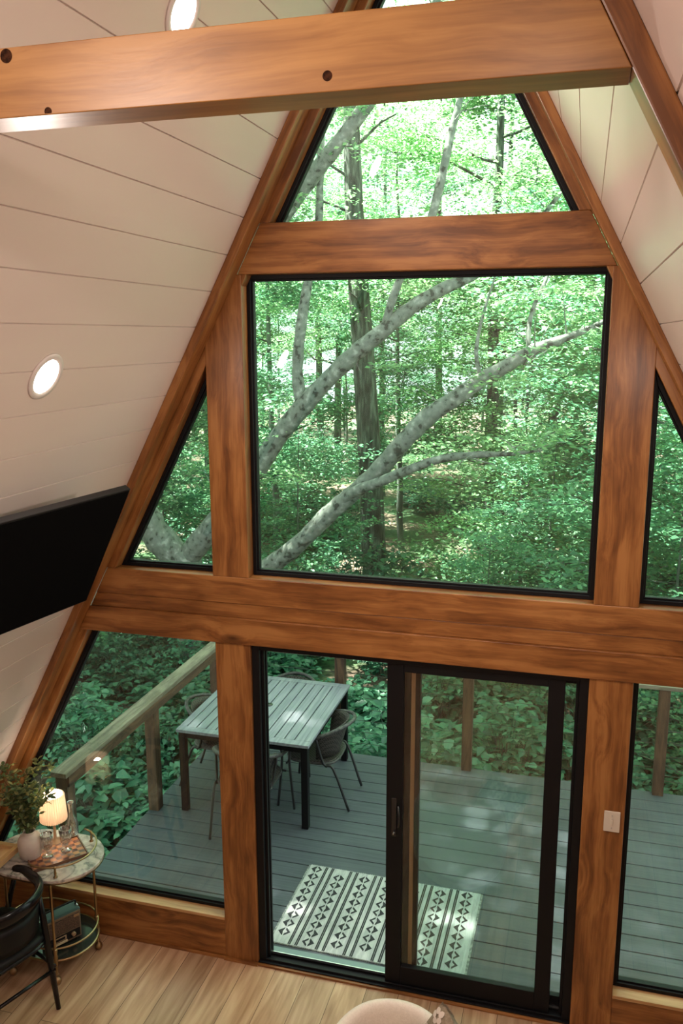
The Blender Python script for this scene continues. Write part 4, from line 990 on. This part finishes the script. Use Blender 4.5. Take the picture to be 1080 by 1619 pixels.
me = leaf_mesh('beech_foliage', sprays([(c[0],c[1],c[2]) for c in cs[::2]], 70, .42, .03), .085, LEAF_A)
o = mesh_obj('foliage', me, b); o.matrix_basis = wm(b).inverted()

# --- protos of the forest trees
protos = [
    make_tree(9.5, .085, .16, 2.6, 330, 70, .100, LEAF_B, BARK_MID, 31, .70),       # understory
    make_tree(7.0, .06, .08, 2.3, 300, 70, .095, LEAF_A, BARK_MID, 32, .65),
    make_tree(15.0, .17, .28, 3.6, 330, 75, .125, LEAF_A, BARK_DARK, 33, .95, .018), # mid canopy
    make_tree(19.0, .22, .45, 4.4, 300, 62, .15, LEAF_A, BARK_DARK, 34, 1.1, .012),  # tall
    make_tree(4.2, .03, .10, 1.5, 150, 60, .095, LEAF_B, BARK_MID, 35, .50),         # sapling
]
def spot(x, y, z):
    v = Vector((x, y, z)) - Vector((0.8248, -4.3359, 3.8029)); dpt = v.dot(fw); px, py = 540+1360.2*v.dot(r1)/dpt, 809.5-1360.2*v.dot(u1)/dpt
    if dpt < 4 or py < 0 or px < -150 or px > 1230: return 'outside the picture'
    if py > 1000: w_ = 'lower left window' if px < 370 else ('open left half of the door' if px < 620 else ('right half of the door' if px < 930 else 'lower right window'))
    else: w_ = 'upper left window' if px < 365 else ('left third of the square window' if px < 560 else ('middle of the square window' if px < 760 else ('right third of the square window' if px < 975 else 'upper right window')))
    return 'seen through the '+w_
def depth_word(y): return 'close' if y < 4.5 else ('nearer' if y < 9 else ('farther' if y < 18 else ('distant' if y < 30 else 'farthest')))
used = [False]*len(protos)
def place(k, x, y, rz, s, name, label, cat='tree', group=None):
    global used
    c = protos[k] if not used[k] else copy_tree(protos[k]); used[k] = True
    c.name = name; c.location = (x, y, ground_z(x, y)); c.rotation_euler = (0,0,rz); c.scale = (s,s,s)
    w_ = depth_word(y)+', '+spot(x, y, 2.2 if k < 4 else -.2); tag(c, label+', '+w_, cat, group+', '+w_); return c
g = random.Random(99)
# dark straight trunk right behind the beech limbs: a tree of its own
t = empty('forest_tree', (-3.0,12,ground_z(-3,12)), label='tall straight dark trunk standing behind the beech limbs, left of centre in the large window', cat='tree')
mb = MB(); sp_ = smoothpath([(-2.95,12,-1.8),(-3.05,12,-.81),(-3.14,12,1.12),(-3.26,12,2.97),(-3.4,12,4.87),(-3.47,12,6.02),(-3.52,12,7.35),(-3.57,12,8.64),(-3.59,12,10.3),(-3.6,12,13)],4)
mb.tube(sp_, [.27-.0047*i for i in range(len(sp_))], 14)
for k in range(16):
    z = 3+k*.6; a = g.uniform(0,2*PI); x_ = -3.25-.03*k; p = Vector((x_,12,z)); e_ = p+Vector((math.cos(a),math.sin(a),.3))*g.uniform(.8,2.4); mb.tube([p,(p+e_)/2+Vector((0,0,.1)),e_],[.035,.022,.008],6)
mb.build('trunk', BARK_DARK, t, smooth=True)
me = leaf_mesh('foliage', sprays([(-3.5+g.gauss(0,1.7), 12.3+g.gauss(0,1.4), g.uniform(4.2,13)) for _ in range(170)], 75, .7, .04), .10, LEAF_A)
o = mesh_obj('foliage', me, t); o.matrix_basis = wm(t).inverted()

GRP_U = 'leafy understory trees in the woods beyond the deck'
GRP_F = 'tall forest trees rising out of view'
def far_trees(lst, k_of, group, label):
    for i, (x, y) in enumerate(lst): place(k_of(i), x, y, g.uniform(0,2*PI), g.uniform(.85,1.2), 'forest_tree', label, 'tree', group)
under = [(-7.6,10.2),(-.1,11.3),(1.9,9.8),(4.8,8.6),(-5.6,13.5),(-.6,14.2),(3.2,13.4),(6.8,12.2),(-9.6,13.8),(-12.5,11.0),
         (-3.4,16.5),(-7.8,17.2),(1.2,17.8),(5.0,17.0),(-11.6,17.5),(-15.2,15.5),(-5.2,20.5),(-.8,21.5),(-10.0,21.5),(3.6,21.5),(-14.5,21.0),(8.2,16.5),(-18.5,19.5)]
far_trees(under, lambda i: (0,1)[i % 2], GRP_U, 'slender leafy green understory tree')
tall = [(-9.5,19.0),(-1.2,16.2),(.15,18.5),(4.4,19.5),(-5.8,24.5),(1.5,25.0),(-12.5,25.0),(6.5,24.5),(-17.5,24.0),(-2.2,28.5),(-8.8,29.5),(4.0,30.0),(-15.0,30.5),(-21.5,28.0),(9.5,29.0),
        (-5.5,35),(0.5,35.5),(6,36),(-11.5,36),(-18,35.5),(-24.5,34)]
far_trees([(-20,38),(-15.5,41),(-11,39),(-7,43),(-3,39),(1,42),(5,40),(9,37),(-13,46),(-5,48),(3,47),(-22,33),(-18,45),(-26,40)], lambda i: 0, GRP_U, 'slender leafy green understory tree')
far_trees(tall, lambda i: 2, GRP_F, 'tall forest tree with dark trunk')
over = [(-8.5,4.0),(-5.9,.9),(-10.5,1.2),(-7.6,2.6),(-12.5,5.0),(-9.6,6.0),(-6.6,-2.6),(8.8,10.5),(6.5,-1.5)]
far_trees(over, lambda i: 3, 'tall trees close to the cabin', 'tall high-crowned tree beside the cabin')
# --- saplings near the deck
for i, (x, y, s) in enumerate([(3.1,5.2,.9),(2.2,7.2,1.1),(-7.2,6.2,1.0),(-8.4,8.2,1.15),(.4,9.3,.95),(4.4,6.8,1.1),(-3.9,9.6,.9),(-6.3,9.4,1.0),(-.4,7.9,.6),(1.3,8.6,.75)]):
    place(4, x, y, g.uniform(0,2*PI), s, 'sapling', 'young broadleaf sapling', 'tree', 'saplings beyond the deck railing')

# --- shrubs
def make_shrub(n, per, rad, h, leaf, seed, nm='shrub', mt=LEAF_C):
    g2 = random.Random(seed); t = empty(nm, (0,0,0)); mb = MB(); cs = []
    for k in range(n):
        a = g2.uniform(0,2*PI); r_ = rad*math.sqrt(g2.random()); z = h*g2.uniform(.35,1.0)*(1-.45*(r_/rad)**2)
        tip = Vector((r_*math.cos(a), r_*math.sin(a), z)); mb.tube([(tip.x*.3,tip.y*.3,-.1), tip*.6+Vector((0,0,z*.1)), tip], [.006,.004,.002], 5); cs.append(tuple(tip))
    mb.build('stem', BARK_MID, t, local=True)
    mesh_obj('foliage', leaf_mesh('foliage', sprays(cs, per, .20, .03), leaf, mt, up=.82, droop=.12, shape='blade'), t)
    return t
sh = [make_shrub(46, 16, .62, .75, .125, 41), make_shrub(34, 12, .55, .55, .155, 42), make_shrub(56, 16, .75, 1.05, .105, 43)]
used_s = [False]*3
def place_shrub(k, x, y, s, label, group):
    c = sh[k] if not used_s[k] else copy_tree(sh[k]); used_s[k] = True
    c.location = (x, y, ground_z(x, y)-.02); c.rotation_euler = (0,0,g.uniform(0,2*PI)); c.scale = (s, s, s*g.uniform(.8,1.2)); w_ = depth_word(y)+', '+spot(x, y, GZ+.4); tag(c, label+', '+w_, 'shrub', group+', '+w_)
pts = []
def scatter(n, xr, yr, mind, ok):
    c = 0; tries = 0
    while c < n and tries < n*60:
        tries += 1; x, y = g.uniform(*xr), g.uniform(*yr)
        if not ok(x, y) or any((x-a)**2+(y-b_)**2 < mind**2 for a, b_ in pts): continue
        pts.append((x, y)); c += 1; yield x, y
for x, y in scatter(74, (-8.5,-2.95), (.95,8.2), .52, lambda x, y: x > -8.5+.0*y and abs(x+5.03)+abs(y-7.6) > .6):
    place_shrub(g.randrange(3), x, y, g.uniform(.75,1.05), 'broad-leaved shrub left of the deck', 'shrubs left of the deck')
for x, y in scatter(42, (-2.9,6.0), (3.45,7.2), .62, lambda x, y: not (1.4 < x < 3.0 and 4.4 < y < 6.0)):
    place_shrub(g.randrange(3), x, y, g.uniform(.8,1.25), 'leafy shrub past the deck edge', 'shrubs past the far edge of the deck')
for x, y in scatter(64, (-17,9), (8,24), .95, lambda x, y: x > -3-.75*y and math.sin(x*.7+y*.4) > -.45):
    place_shrub(g.randrange(3), x, y, g.uniform(.8,1.5), 'dark shrub deep in the woods', 'shrubs deeper in the woods')
